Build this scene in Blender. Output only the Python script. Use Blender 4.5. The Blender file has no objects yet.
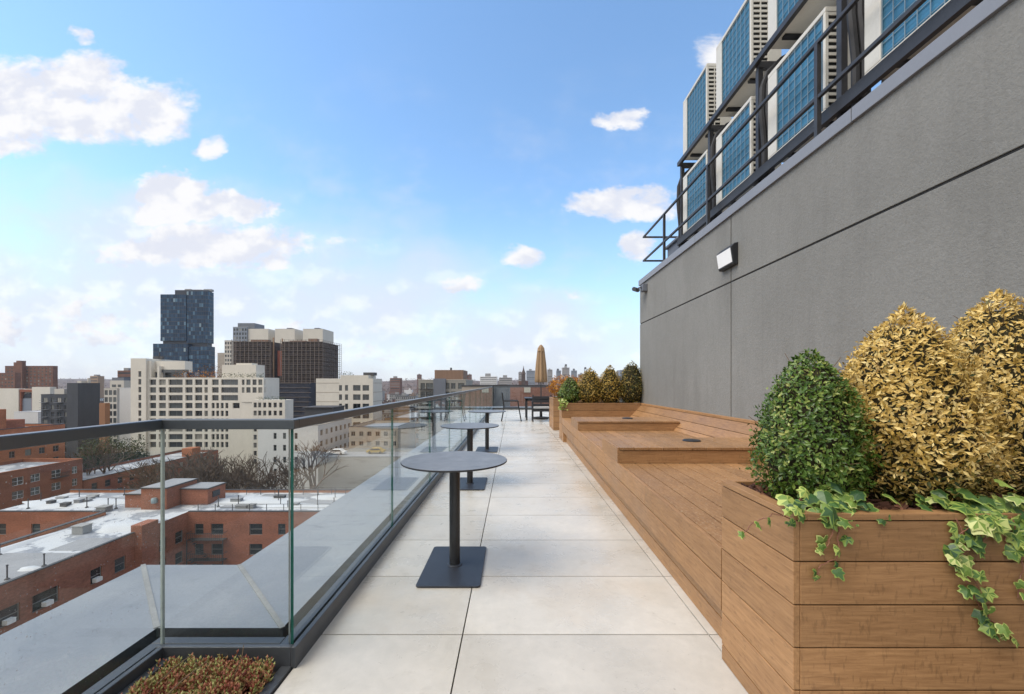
import bpy, bmesh, math, random
import numpy as np
from mathutils import Vector, Matrix
R = math.radians
random.seed(7); RNG = np.random.default_rng(7)
S = bpy.context.scene
COL = S.collection

# ------------------------------------------------------------------ camera
F, VX, HY, EYE = 410.0, 513.0, 383.0, 1.25
cd = bpy.data.cameras.new('camera'); cam = bpy.data.objects.new('camera', cd); COL.objects.link(cam)
cam.location = (0, 0, EYE); cam.rotation_euler = (R(90), 0, 0)
cd.sensor_width = 36; cd.lens = F / 1024 * 36
cd.shift_x = -1 / 1024; cd.shift_y = 36 / 1024
cd.clip_start = 0.05; cd.clip_end = 20000
S.camera = cam
S.render.resolution_x = 1024; S.render.resolution_y = 694

# ------------------------------------------------------------------ view, sun, sky
S.view_settings.view_transform = 'Standard'; S.view_settings.look = 'None'
S.view_settings.exposure = 0.68; S.view_settings.gamma = 1.0
SUN_EL, SUN_AZ = 54.0, -112.0          # azimuth measured from +Y towards +X
ld = bpy.data.lights.new('sun', 'SUN'); ld.energy = 2.3; ld.angle = R(48); ld.color = (1.0, 0.915, 0.80)
lo = bpy.data.objects.new('sun', ld); COL.objects.link(lo)
sv = Vector((math.sin(R(SUN_AZ)) * math.cos(R(SUN_EL)), math.cos(R(SUN_AZ)) * math.cos(R(SUN_EL)), math.sin(R(SUN_EL))))
lo.rotation_euler = sv.to_track_quat('Z', 'Y').to_euler(); lo.location = (-30, 40, 60)

W = bpy.data.worlds.new('World'); S.world = W; W.use_nodes = True
nt = W.node_tree; N = nt.nodes; L = nt.links
N.clear()
def wn(t, **k):
    n = N.new(t)
    for a, b in k.items(): setattr(n, a, b)
    return n
def wm(op, a, b=None, c=None, clamp=False):
    n = N.new('ShaderNodeMath'); n.operation = op; n.use_clamp = clamp
    for i, v in enumerate((a, b, c)):
        if v is None: continue
        if isinstance(v, (int, float)): n.inputs[i].default_value = v
        else: L.new(v, n.inputs[i])
    return n.outputs[0]
sky = wn('ShaderNodeTexSky', sky_type='NISHITA', sun_disc=False)
sky.sun_elevation = R(SUN_EL); sky.sun_rotation = R(SUN_AZ)
sky.air_density = 1.0; sky.dust_density = 0.3; sky.ozone_density = 1.5; sky.altitude = 50
SKY_K = 0.125
tc = wn('ShaderNodeTexCoord'); sp = wn('ShaderNodeSeparateXYZ'); L.new(tc.outputs['Generated'], sp.inputs[0])
dx, dy, dz = sp.outputs
ysafe = wm('MAXIMUM', dy, 0.08)
u = wm('DIVIDE', dx, ysafe); v = wm('DIVIDE', dz, ysafe)
cmb = wn('ShaderNodeCombineXYZ'); L.new(u, cmb.inputs[0]); L.new(wm('MULTIPLY', v, 1.5), cmb.inputs[1])
def wnoise(scale, detail, rough, off=0.0, dist=0.0):
    n = wn('ShaderNodeTexNoise'); n.inputs['Scale'].default_value = scale
    n.inputs['Detail'].default_value = detail; n.inputs['Roughness'].default_value = rough
    n.inputs['Distortion'].default_value = dist
    mp = wn('ShaderNodeMapping'); mp.inputs['Location'].default_value = (off, off * 1.7, off)
    L.new(cmb.outputs[0], mp.inputs[0]); L.new(mp.outputs[0], n.inputs['Vector'])
    return n.outputs[0]
n1 = wnoise(10.0, 8, 0.66, 3.1, 0.3)
n2 = wnoise(3.0, 5, 0.55, 7.7)
n3 = wnoise(14.0, 6, 0.6, 1.2)
def wnoise2(scale, detail, rough, offv):
    n = wn('ShaderNodeTexNoise'); n.inputs['Scale'].default_value = scale; n.inputs['Detail'].default_value = detail; n.inputs['Roughness'].default_value = rough
    mp = wn('ShaderNodeMapping'); mp.inputs['Location'].default_value = offv; L.new(cmb.outputs[0], mp.inputs[0]); L.new(mp.outputs[0], n.inputs['Vector']); return n.outputs[0]
wu = wm('ADD', u, wm('MULTIPLY', wm('SUBTRACT', wnoise2(7.5, 4, .6, (5, 2, 9)), .5), .16))
wv = wm('ADD', v, wm('MULTIPLY', wm('SUBTRACT', wnoise2(7.5, 4, .6, (1, 8, 3)), .5), .10))
def lobes(lst, u=wu, v=wv):
    m = None
    for (px, py, rx, ry, g) in lst:
        cu, cv = (px - VX) / F, (HY - py) / F
        a = wm('POWER', wm('ABSOLUTE', wm('DIVIDE', wm('SUBTRACT', u, cu), rx / F)), 2.0)
        b = wm('POWER', wm('ABSOLUTE', wm('DIVIDE', wm('SUBTRACT', v, cv), ry / F)), 2.0)
        e = wm('MULTIPLY', wm('SUBTRACT', 1.0, wm('ADD', a, b)), g)
        m = e if m is None else wm('MAXIMUM', m, e)
    return m
hard = [(20, 108, 75, 52, 1.0), (80, 84, 68, 34, 1.0), (150, 105, 52, 30, 0.9), (95, 120, 110, 30, 0.8), (12, 146, 40, 14, 0.6),
        (80, 34, 13, 11, .5), (211, 148, 16, 12, .55), (175, 194, 48, 26, 1.25), (225, 206, 58, 22, 1.2), (175, 212, 64, 16, 1.0),
        (210, 250, 125, 28, .95), (190, 238, 70, 18, .8), (290, 246, 44, 18, .55), (120, 262, 60, 16, .5), (345, 245, 30, 10, .35),
        (616, 121, 32, 14, .75), (602, 118, 16, 10, .6), (625, 203, 58, 18, .9), (640, 198, 36, 16, .8), (585, 208, 26, 9, .5),
        (532, 255, 28, 13, .7), (460, 286, 40, 12, .5), (641, 246, 26, 18, .8), (556, 326, 18, 8, .35), (570, 298, 14, 8, .3),
        (712, 50, 22, 22, .5), (60, 318, 210, 46, .5), (300, 340, 190, 44, .42)]
m = lobes(hard)
d = wm('ADD', m, wm('MULTIPLY', wm('SUBTRACT', n1, 0.52), 1.9))
def smooth(x, a, b):
    n = wn('ShaderNodeMapRange', interpolation_type='SMOOTHSTEP')
    n.inputs[1].default_value = a; n.inputs[2].default_value = b; L.new(x, n.inputs[0]); return n.outputs[0]
present = smooth(m, -0.55, 0.12)
a1 = wm('MULTIPLY', smooth(wm('ADD', d, wm('MULTIPLY', wm('SUBTRACT', n3, .5), .5)), -0.08, 0.62), present)
soft = lobes([(20, 345, 330, 140, 1), (260, 330, 260, 120, 1), (470, 345, 200, 60, .8), (120, 265, 300, 90, .8)])
a2 = wm('MULTIPLY', smooth(wm('ADD', soft, wm('MULTIPLY', wm('SUBTRACT', n2, 0.5), 2.2)), -0.35, 1.05), 0.82)
wis = wm('MULTIPLY', smooth(wnoise2(5.0, 7, .62, (2, 4, 6)), 0.46, 0.80), 0.55)
front = smooth(dy, 0.05, 0.25)
alpha_f = wm('MULTIPLY', wm('MAXIMUM', wm('MAXIMUM', a1, a2), wm('MULTIPLY', wis, smooth(v, 0.9, 0.15))), front)
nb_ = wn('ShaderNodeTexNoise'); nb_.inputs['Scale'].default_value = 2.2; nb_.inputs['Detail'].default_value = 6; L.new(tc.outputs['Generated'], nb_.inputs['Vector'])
back = wm('MULTIPLY', smooth(nb_.outputs[0], 0.25, 0.55), smooth(dy, 0.12, -0.15))     # added broken cloud cover behind the camera, unseen, for neutral fill light
over = wm('MULTIPLY', smooth(nb_.outputs[0], 0.2, 0.5), smooth(dz, 0.76, 0.92))     # more added overhead, out of view, to whiten the fill light
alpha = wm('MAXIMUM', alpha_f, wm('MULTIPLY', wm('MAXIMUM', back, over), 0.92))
hs = wn('ShaderNodeHueSaturation'); hs.inputs['Saturation'].default_value = 1.08; hs.inputs['Value'].default_value = 1.45; hs.inputs['Hue'].default_value = 0.495
L.new(sky.outputs[0], hs.inputs['Color'])
# a brighter air towards the horizon
mxh = wn('ShaderNodeMix', data_type='RGBA'); L.new(wm('MULTIPLY', smooth(dz, 0.42, -0.02), 0.62), mxh.inputs[0])
L.new(hs.outputs[0], mxh.inputs[6]); mxh.inputs[7].default_value = (3.2, 4.05, 5.1, 1)
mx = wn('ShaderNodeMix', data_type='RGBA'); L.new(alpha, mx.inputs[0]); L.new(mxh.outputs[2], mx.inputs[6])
cc = wn('ShaderNodeMix', data_type='RGBA'); nlit = wm('SUBTRACT', wnoise2(10.0, 5, .55, (3.1, 3.1 * 1.7, 3.1)), wnoise2(10.0, 5, .55, (3.1 - .03, 3.1 * 1.7 + .06, 3.1)))
L.new(smooth(wm('ADD', wm('MULTIPLY', d, .35), wm('MULTIPLY', nlit, 3.2)), -0.15, 0.65), cc.inputs[0])
cc.inputs[6].default_value = (4.0, 4.15, 4.65, 1); cc.inputs[7].default_value = (4.95, 4.95, 5.05, 1)
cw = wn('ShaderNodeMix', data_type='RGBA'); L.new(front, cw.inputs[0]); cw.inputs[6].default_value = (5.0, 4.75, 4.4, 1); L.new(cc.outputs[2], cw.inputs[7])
L.new(cw.outputs[2], mx.inputs[7])     # the added cover behind the camera is tinted to warm its fill light
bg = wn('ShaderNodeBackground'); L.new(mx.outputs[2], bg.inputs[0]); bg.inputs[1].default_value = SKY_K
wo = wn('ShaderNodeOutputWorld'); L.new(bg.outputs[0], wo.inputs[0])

# ------------------------------------------------------------------ materials
def s2l(c): return tuple(((x / 255) / 12.92 if x / 255 <= .04045 else ((x / 255 + .055) / 1.055) ** 2.4) for x in c)
class NT:
    def __init__(s, name):
        s.m = bpy.data.materials.new(name); s.m.use_nodes = True
        s.t = s.m.node_tree; s.t.nodes.clear()
        s.out = s.t.nodes.new('ShaderNodeOutputMaterial')
    def n(s, t, **k):
        x = s.t.nodes.new(t)
        for a, b in k.items(): setattr(x, a, b)
        return x
    def l(s, a, b): s.t.links.new(a, b)
    def math(s, op, a, b=None, clamp=False):
        n = s.n('ShaderNodeMath', operation=op, use_clamp=clamp)
        for i, v_ in enumerate((a, b)):
            if v_ is None: continue
            if isinstance(v_, (int, float)): n.inputs[i].default_value = v_
            else: s.l(v_, n.inputs[i])
        return n.outputs[0]
    def coord(s, stretch=(1, 1, 1), kind='Object', loc=(0, 0, 0)):
        tc = s.n('ShaderNodeTexCoord'); mp = s.n('ShaderNodeMapping')
        mp.inputs['Scale'].default_value = stretch; mp.inputs['Location'].default_value = loc
        s.l(tc.outputs[kind], mp.inputs[0]); return mp.outputs[0]
    def noise(s, vec, scale, detail=4, rough=.55, dist=0):
        n = s.n('ShaderNodeTexNoise'); s.l(vec, n.inputs['Vector'])
        n.inputs['Scale'].default_value = scale; n.inputs['Detail'].default_value = detail
        n.inputs['Roughness'].default_value = rough; n.inputs['Distortion'].default_value = dist
        return n.outputs[0]
    def rng(s, x, a, b, c=0., d=1.):
        n = s.n('ShaderNodeMapRange'); n.inputs[1].default_value = a; n.inputs[2].default_value = b
        n.inputs[3].default_value = c; n.inputs[4].default_value = d; s.l(x, n.inputs[0]); return n.outputs[0]
    def mix(s, f, a, b, mode='MIX'):
        n = s.n('ShaderNodeMix', data_type='RGBA', blend_type=mode)
        for i, v_ in ((0, f), (6, a), (7, b)):
            if isinstance(v_, (int, float)): n.inputs[i].default_value = v_
            elif isinstance(v_, tuple): n.inputs[i].default_value = (*v_[:3], 1)
            else: s.l(v_, n.inputs[i])
        return n.outputs[2]
    def ramp(s, x, stops, interp='LINEAR'):
        n = s.n('ShaderNodeValToRGB'); n.color_ramp.interpolation = interp
        el = n.color_ramp.elements
        while len(el) < len(stops): el.new(.5)
        for e, (p, c) in zip(el, stops): e.position = p; e.color = (*c[:3], 1)
        s.l(x, n.inputs[0]); return n.outputs[0]
    def bsdf(s, col, rough=.6, metal=0, bump=None, bstr=.3, bdist=.01, spec=.5):
        b = s.n('ShaderNodeBsdfPrincipled')
        if isinstance(col, tuple): b.inputs['Base Color'].default_value = (*col[:3], 1)
        else: s.l(col, b.inputs['Base Color'])
        if isinstance(rough, (int, float)): b.inputs['Roughness'].default_value = rough
        else: s.l(rough, b.inputs['Roughness'])
        b.inputs['Metallic'].default_value = metal
        b.inputs['Specular IOR Level'].default_value = spec
        if bump is not None:
            k = s.n('ShaderNodeBump'); k.inputs['Strength'].default_value = bstr; k.inputs['Distance'].default_value = bdist
            s.l(bump, k.inputs['Height']); s.l(k.outputs[0], b.inputs['Normal'])
        s.l(b.outputs[0], s.out.inputs[0]); return b
def simple(name, c, rough=.6, metal=0, var=.25, scale=4, stretch=(1, 1, 1), bump=0, fine=40, spec=.5, bdist=.01):
    t = NT(name); v_ = t.coord(stretch)
    a = t.noise(v_, scale, 5); b = t.noise(v_, fine, 3)
    lo_ = tuple(x * (1 - var) for x in c); hi = tuple(min(1, x * (1 + var)) for x in c)
    f = t.math('ADD', t.math('MULTIPLY', a, .65), t.math('MULTIPLY', b, .35))
    col = t.mix(t.rng(f, .3, .7), lo_, hi)
    t.bsdf(col, rough, metal, b if bump else None, bump, bdist, spec); return t.m
M = {}
def wood(name, stretch, streak, c_lo, c_hi, mul=1.0):
    t = NT(name)
    g = t.n('ShaderNodeNewGeometry')
    v_ = t.coord(stretch); w = t.coord(streak); z = t.coord((1, 1, 1))
    grain = t.noise(v_, 14, 6, .65, .4); big = t.noise(z, 2.2, 4)
    st = t.noise(w, 30, 2, .5)
    col = t.mix(t.rng(grain, .3, .7), tuple(x * mul for x in c_lo), tuple(x * mul for x in c_hi))
    isl = t.rng(g.outputs['Random Per Island'], 0, 1, .76, 1.18)
    hv = t.n('ShaderNodeHueSaturation'); t.l(isl, hv.inputs['Value']); t.l(col, hv.inputs['Color'])
    col = t.mix(t.rng(st, .585, .70, 0, .36), hv.outputs[0], tuple(x * .42 * mul for x in c_lo))
    col = t.mix(t.rng(big, .35, .75, 0, .25), col, tuple(x * 1.25 * mul for x in c_hi))
    if 'seat' in name:      # worn pale flecks of the walked-on boards
        fl = t.noise(t.coord((1, .45, 1)), 95, 3, .6); col = t.mix(t.rng(fl, .56, .66, 0, .55), col, (.47, .34, .22))
        fd = t.noise(t.coord((1, .5, 1), loc=(3, 3, 3)), 70, 3, .6); col = t.mix(t.rng(fd, .58, .68, 0, .55), col, (.11, .055, .025))
    t.bsdf(col, t.rng(big, .3, .7, .42, .66), 0, grain, .25, .003); return t.m
WL, WH = (.225, .114, .047), (.40, .222, .100)
M['wood_x'] = wood('composite_wood_across', (.5, 6, 6), (2.6, 2.6, .8), WL, WH)
M['wood_y'] = wood('composite_wood_along', (6, .5, 6), (1.2, .9, 2), WL, WH)
M['wood_seat'] = wood('composite_wood_seat', (6, .5, 6), (3.0, 1.5, 2), (.205, .103, .041), (.36, .198, .086))
def deckmat():
    t = NT('porcelain_paver'); v_ = t.coord(); g = t.n('ShaderNodeNewGeometry')
    a = t.noise(v_, 1.6, 6, .6); b = t.noise(v_, 22, 5, .65); c = t.noise(v_, 5, 6, .7, .6); s_ = t.noise(t.coord(loc=(4, 9, 2)), .9, 5, .6)
    col = t.mix(t.rng(a, .3, .7), (.455, .43, .382), (.615, .582, .53))
    col = t.mix(t.rng(b, .35, .75, 0, .35), col, (.40, .385, .35))
    hv = t.n('ShaderNodeHueSaturation'); t.l(t.rng(g.outputs['Random Per Island'], 0, 1, .93, 1.05), hv.inputs['Value']); t.l(col, hv.inputs['Color'])
    col = t.mix(t.rng(s_, .52, .74, 0, .46), hv.outputs[0], (.50, .39, .27))
    col = t.mix(t.rng(c, .58, .78, 0, .5), col, (.30, .275, .235))
    sp_ = t.noise(v_, 60, 2, .5); col = t.mix(t.rng(sp_, .70, .78, 0, .5), col, (.2, .18, .15))
    r_ = t.math('ADD', t.rng(a, .3, .7, .16, .40), t.rng(c, .4, .8, 0, .2))
    t.bsdf(col, r_, 0, b, .08, .002); return t.m
M['paver'] = deckmat()
def stucco():
    t = NT('grey_stucco'); v_ = t.coord()
    a = t.noise(v_, .55, 5, .6); b = t.noise(v_, 55, 4, .7); c = t.noise(t.coord((1, 1, .25)), 3.0, 4, .6); e_ = t.noise(v_, 14, 4, .65)
    col = t.mix(t.rng(a, .3, .7), (.205, .203, .19), (.262, .26, .245))
    col = t.mix(t.rng(c, .48, .75, 0, .5), col, (.165, .164, .153)); w2 = t.noise(t.coord((3, 3, .12)), 2.5, 4, .6); col = t.mix(t.rng(w2, .55, .75, 0, .35), col, (.16, .158, .148))
    col = t.mix(t.rng(b, .35, .7, 0, .5), col, (.145, .144, .135))
    col = t.mix(t.rng(e_, .5, .8, 0, .3), col, (.25, .25, .245))
    t.bsdf(col, .9, 0, b, .9, .006, .25); return t.m
M['stucco'] = stucco()
M['groove'] = simple('dark_groove', (.02, .02, .02), .9)
def copingmat():
    t = NT('grey_metal_coping'); v_ = t.coord(); a = t.noise(v_, 1.1, 5, .6, .5); b = t.noise(v_, 70, 3, .6); c = t.noise(v_, 3.5, 5, .7, 1.2)
    col = t.mix(t.rng(a, .35, .65), (.19, .205, .23), (.265, .28, .30)); col = t.mix(t.rng(b, .4, .75, 0, .35), col, (.15, .16, .18)); col = t.mix(t.rng(c, .56, .70, 0, .45), col, (.13, .138, .15)); col = t.mix(t.rng(c, .38, .28, 0, .4), col, (.34, .35, .36))
    t.bsdf(col, t.rng(a, .3, .7, .34, .55), 0, b, .05, .002); return t.m
M['coping'] = copingmat()
M['wallcap'] = simple('wall_cap_metal', (.21, .22, .245), .42, 0, .07, 1.3)
M['charcoal'] = simple('charcoal_metal', (.055, .06, .068), .38, 0, .2, 3)
M['rail'] = simple('rail_metal', (.10, .112, .125), .3, .55, .1, 3)
M['black'] = simple('black_metal', (.018, .019, .022), .42, 0, .3, 8)
M['steel'] = simple('dark_steel', (.035, .034, .036), .45, 0, .25, 6)
M['tabletop'] = simple('speckled_tabletop', (.145, .15, .162), .42, 0, .30, 12, fine=160, bump=.06)
M['tableedge'] = simple('table_edge', (.02, .02, .022), .5)
M['plate'] = simple('table_base_plate', (.03, .034, .045), .46, 0, .25, 6, fine=90)
def glassmat():
    t = NT('clear_glass')
    tr = t.n('ShaderNodeBsdfTransparent'); tr.inputs[0].default_value = (.955, .975, .968, 1)
    gl = t.n('ShaderNodeBsdfGlossy'); gl.inputs['Roughness'].default_value = .004; gl.inputs[0].default_value = (.9, .95, .97, 1)
    fr = t.n('ShaderNodeFresnel'); ge = t.n('ShaderNodeNewGeometry')
    t.l(t.math('ADD', t.math('MULTIPLY', ge.outputs['Backfacing'], 1 / 1.36 - 1.36), 1.36), fr.inputs[0])   # same reflectance entering and leaving
    mx_ = t.n('ShaderNodeMixShader'); t.l(fr.outputs[0], mx_.inputs[0]); t.l(tr.outputs[0], mx_.inputs[1]); t.l(gl.outputs[0], mx_.inputs[2])
    vo = t.n('ShaderNodeTexVoronoi'); vo.inputs['Scale'].default_value = 72; t.l(t.coord((1, 1, .8)), vo.inputs['Vector'])
    dens = t.noise(t.coord(), 3.5, 3)
    rad = t.math('MULTIPLY', t.rng(dens, .36, .66, .03, .27), t.rng(vo.outputs['Color'], .35, 1, 0, 1))
    drop = t.math('LESS_THAN', vo.outputs['Distance'], rad)
    df = t.n('ShaderNodeBsdfDiffuse'); df.inputs[0].default_value = (.7, .72, .74, 1)
    m2 = t.n('ShaderNodeMixShader'); t.l(t.math('MULTIPLY', drop, .40), m2.inputs[0]); t.l(mx_.outputs[0], m2.inputs[1]); t.l(df.outputs[0], m2.inputs[2])
    t.l(m2.outputs[0], t.out.inputs[0]); return t.m
M['glass'] = glassmat()
M['glass_edge_pale'] = simple('pale_glass_edge', (.33, .37, .345), .2, 0, .2, 6)
M['glass_edge'] = simple('green_glass_edge', (.02, .10, .08), .12, 0, .35, 6)
M['white_lens'] = simple('lamp_lens', (.86, .86, .85), .25, 0, .03)
M['cream'] = simple('cream_sheet_metal', (.60, .575, .51), .45, 0, .10, 3)
M['coil'] = simple('blue_coil', (.045, .17, .27), .38, .2, .35, 5, (1, .6, 6), fine=30)
M['wire'] = simple('coil_wire', (.24, .31, .335), .4, .3, .1)
M['pipe'] = simple('black_pipe_foam', (.02, .02, .022), .7, 0, .3, 10)
M['mulch'] = simple('mulch', (.075, .032, .02), .9, 0, .6, 12, fine=60)
M['mulch_chip'] = None
def island(name, stops, rough=.55, spec=.35, trans=0.0, scale=None):
    t = NT(name); g = t.n('ShaderNodeNewGeometry'); x = g.outputs['Random Per Island']
    if scale:
        n_ = t.noise(t.coord(), scale, 3); x = t.math('ADD', t.math('MULTIPLY', x, .62), t.math('MULTIPLY', t.rng(n_, .3, .7), .38))
    col = t.ramp(x, stops); b = t.bsdf(col, rough, 0, spec=spec)
    if trans:
        tl = t.n('ShaderNodeBsdfTranslucent'); t.l(col, tl.inputs[0])
        mx_ = t.n('ShaderNodeMixShader'); mx_.inputs[0].default_value = trans
        t.l(b.outputs[0], mx_.inputs[1]); t.l(tl.outputs[0], mx_.inputs[2]); t.l(mx_.outputs[0], t.out.inputs[0])
    return t.m
M['mulch_chip'] = island('mulch_chips', [(0, (.03, .013, .009)), (.5, (.085, .035, .02)), (1, (.17, .075, .045))], .9)
M['box_green'] = island('boxwood_green', [(0, (.014, .038, .006)), (.38, (.055, .115, .014)), (.70, (.125, .205, .030)), (.86, (.31, .33, .085)), (1, (.60, .54, .24))], .36, .5, .14, 9)
M['box_gold'] = island('boxwood_gold', [(0, (.05, .05, .010)), (.16, (.28, .18, .035)), (.38, (.55, .37, .10)), (.58, (.76, .56, .20)), (.84, (.86, .70, .33)), (.93, (.36, .21, .07)), (1, (.88, .79, .50))], .65, .2, .28, 5)
M['box_mixed'] = island('boxwood_mixed', [(0, (.03, .045, .010)), (.30, (.16, .13, .022)), (.6, (.45, .29, .055)), (1, (.72, .54, .17))], .45, .4, .2, 4)
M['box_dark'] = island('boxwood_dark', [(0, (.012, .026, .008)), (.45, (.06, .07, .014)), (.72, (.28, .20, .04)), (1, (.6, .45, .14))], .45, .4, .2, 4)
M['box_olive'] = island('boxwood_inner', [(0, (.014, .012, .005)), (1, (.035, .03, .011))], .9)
M['orange_leaf'] = island('orange_leaves', [(0, (.16, .05, .010)), (.5, (.40, .15, .015)), (1, (.62, .30, .03))], .6, .3, .2)
M['ivy_dark'] = island('ivy_centre', [(0, (.025, .07, .028)), (.5, (.07, .15, .035)), (1, (.20, .30, .06))], .38, .5, .15)
M['ivy_pale'] = island('ivy_margin', [(0, (.12, .20, .04)), (.45, (.27, .37, .08)), (.8, (.42, .50, .13)), (1, (.58, .60, .27))], .42, .5, .2)
M['stem'] = simple('red_stem', (.22, .095, .06), .6)
M['twig'] = simple('twig', (.12, .075, .04), .8)
M['sedum'] = island('sedum', [(0, (.10, .025, .018)), (.28, (.34, .10, .065)), (.48, (.50, .24, .13)), (.62, (.30, .30, .10)), (.8, (.42, .42, .15)), (1, (.66, .58, .32))], .55, .4, .15, 9)
M['soil'] = simple('soil', (.04, .028, .02), .95, 0, .5, 20)
M['umbrella'] = simple('tan_canvas', (.30, .198, .112), .85, 0, .15, 3, (1, 1, .2), bump=.2)
M['slat'] = simple('chair_slat', (.022, .024, .03), .5, 0, .2)
M['cushion'] = simple('pale_cushion', (.62, .62, .60), .85, 0, .08)
# city
def brick(name, c, var=.34, snow=0):
    t = NT(name); v_ = t.coord((1, 1, 2.2)); a = t.noise(v_, .22, 5, .6); b = t.noise(v_, 3.2, 3, .7); e_ = t.noise(t.coord((.6, .6, 5)), 2.2, 3, .6)
    lo_ = tuple(x * (1 - var) for x in c); hi = tuple(x * (1 + var) for x in c)
    col = t.mix(t.rng(t.math('ADD', t.math('MULTIPLY', a, .45), t.math('MULTIPLY', b, .55)), .35, .65), lo_, hi)
    col = t.mix(t.rng(e_, .55, .8, 0, .35), col, tuple(x * .6 for x in c))
    t.bsdf(col, .9, 0, b, .3, .03, .2); return t.m
M['brick'] = brick('red_brick', (.27, .11, .072))
M['brick_orange'] = brick('orange_brick', (.35, .14, .075))
M['brick_brown'] = brick('brown_brick', (.17, .085, .06))
M['brick_dark'] = brick('dark_brick', (.085, .06, .05))
M['concrete'] = simple('pale_concrete', (.62, .59, .525), .8, 0, .10, .12, (1, 1, .5), fine=1.5)
M['cream_wall'] = simple('cream_wall', (.58, .55, .49), .85, 0, .10, .15, (1, 1, .4), fine=2)
M['white_wall'] = simple('white_wall', (.60, .60, .60), .85, 0, .08, .1, (1, 1, .4), fine=2)
M['grey_wall'] = simple('grey_wall', (.27, .27, .27), .85, 0, .15, .1, fine=2)
M['beige_wall'] = simple('beige_wall', (.36, .315, .265), .85, 0, .16, .15, (1, 1, 3), fine=2)
M['slate_wall'] = simple('slate_cladding', (.045, .05, .062), .6, 0, .22, .3, (1, 1, .3), fine=2)
M['mid_slate'] = simple('mid_slate', (.13, .145, .175), .7, 0, .12, .3, fine=2)
M['tan_wall'] = simple('tan_wall', (.30, .2, .13), .85, 0, .15, .2, fine=2)
M['stair_tan'] = simple('stair_tan', (.27, .135, .07), .85, 0, .12, .3, fine=2)
M['rust'] = simple('brown_cladding', (.20, .125, .085), .8, 0, .25, .5, (2, 2, .1), fine=3)
M['scaffold'] = simple('scaffold_net', (.075, .058, .052), .9, 0, .4, .25, (1, 1, 2), fine=1.2)
M['scaffold_pole'] = simple('scaffold_pole', (.19, .155, .135), .7, 0, .2)
M['dark_navy'] = simple('navy_net', (.03, .034, .05), .9, 0, .4, .25, fine=1.2)
M['hoist'] = simple('orange_hoist', (.33, .095, .06), .7, 0, .4, .4, (1, 1, .3))
M['trim'] = simple('pale_trim', (.50, .47, .42), .8, 0, .1)
M['dark_trim'] = simple('dark_trim', (.05, .05, .055), .7, 0, .2)
M['roof_dark'] = simple('tar_roof', (.10, .10, .105), .9, 0, .3, .3, fine=2)
M['roof_grey'] = simple('grey_roof', (.26, .265, .28), .85, 0, .15, .3, fine=2)
def snowroof():
    t = NT('patchy_snow_roof'); v_ = t.coord(); a = t.noise(v_, .20, 5, .6, .6); b = t.noise(v_, 1.6, 4, .6)
    f = t.math('ADD', a, t.math('MULTIPLY', t.math('SUBTRACT', b, .5), .22))
    col = t.mix(t.rng(b, .3, .7), (.20, .215, .25), (.30, .315, .345)); col = t.mix(t.rng(f, .50, .545), col, (.48, .495, .52)); t.bsdf(col, .8); return t.m
M['snow_roof'] = snowroof()
M['snow'] = simple('snow', (.50, .515, .54), .8, 0, .06, .5)
def panewin():
    t = NT('window_glass'); o = t.n('ShaderNodeObjectInfo'); g = t.n('ShaderNodeNewGeometry')
    col = t.ramp(o.outputs['Random'], [(0, (.012, .016, .02)), (.55, (.03, .04, .048)), (.8, (.07, .085, .09)), (.93, (.2, .2, .18)), (1, (.36, .34, .3))])
    t.bsdf(col, .08, 0, spec=.8); return t.m
M['pane'] = panewin()
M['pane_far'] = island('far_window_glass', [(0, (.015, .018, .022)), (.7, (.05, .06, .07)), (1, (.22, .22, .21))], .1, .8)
M['tower'] = island('tower_curtain_wall', [(0, (.006, .024, .058)), (.5, (.011, .042, .092)), (.84, (.02, .06, .12)), (.94, (.07, .15, .23)), (1, (.30, .38, .42))], .2, .3)
M['tower_dark'] = simple('tower_dark', (.012, .016, .03), .4)
M['bark'] = simple('bark', (.075, .052, .04), .9, 0, .3, 5)
M['bare_twig'] = simple('bare_twigs', (.10, .07, .052), .9, 0, .3, 2)
M['evergreen'] = island('evergreen', [(0, (.012, .03, .012)), (.6, (.035, .065, .022)), (1, (.09, .12, .05))], .6, .3, .1)
M['far_tree'] = island('far_trees', [(0, (.06, .042, .034)), (.6, (.11, .075, .058)), (1, (.16, .11, .085))], .95, .1)
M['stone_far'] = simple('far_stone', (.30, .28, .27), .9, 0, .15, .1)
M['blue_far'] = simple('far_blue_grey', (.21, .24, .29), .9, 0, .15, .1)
M['yellow_paint'] = simple('yellow_paint', (.40, .27, .05), .4)
M['white_paint'] = simple('white_paint', (.75, .75, .74), .35)
M['tyre'] = simple('rubber', (.02, .02, .02), .8)
def groundmat():
    t = NT('city_ground'); v_ = t.coord(); a = t.noise(v_, .02, 6, .65); b = t.noise(v_, .25, 4, .6)
    col = t.mix(t.rng(a, .35, .65), (.055, .05, .047), (.13, .11, .095)); col = t.mix(t.rng(b, .5, .7, 0, .4), col, (.2, .18, .17))
    t.bsdf(col, .95); return t.m
M['ground'] = groundmat()
def hillmat():
    t = NT('hill_cover'); v_ = t.coord((1, .5, 2)); a = t.noise(v_, .012, 6, .7); b = t.noise(v_, .06, 4, .7)
    col = t.mix(t.rng(a, .35, .65), (.07, .05, .042), (.14, .10, .085)); col = t.mix(t.rng(b, .56, .68, 0, .7), col, (.30, .25, .22))
    t.bsdf(col, .95, spec=.1); return t.m
M['hill'] = hillmat()

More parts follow.
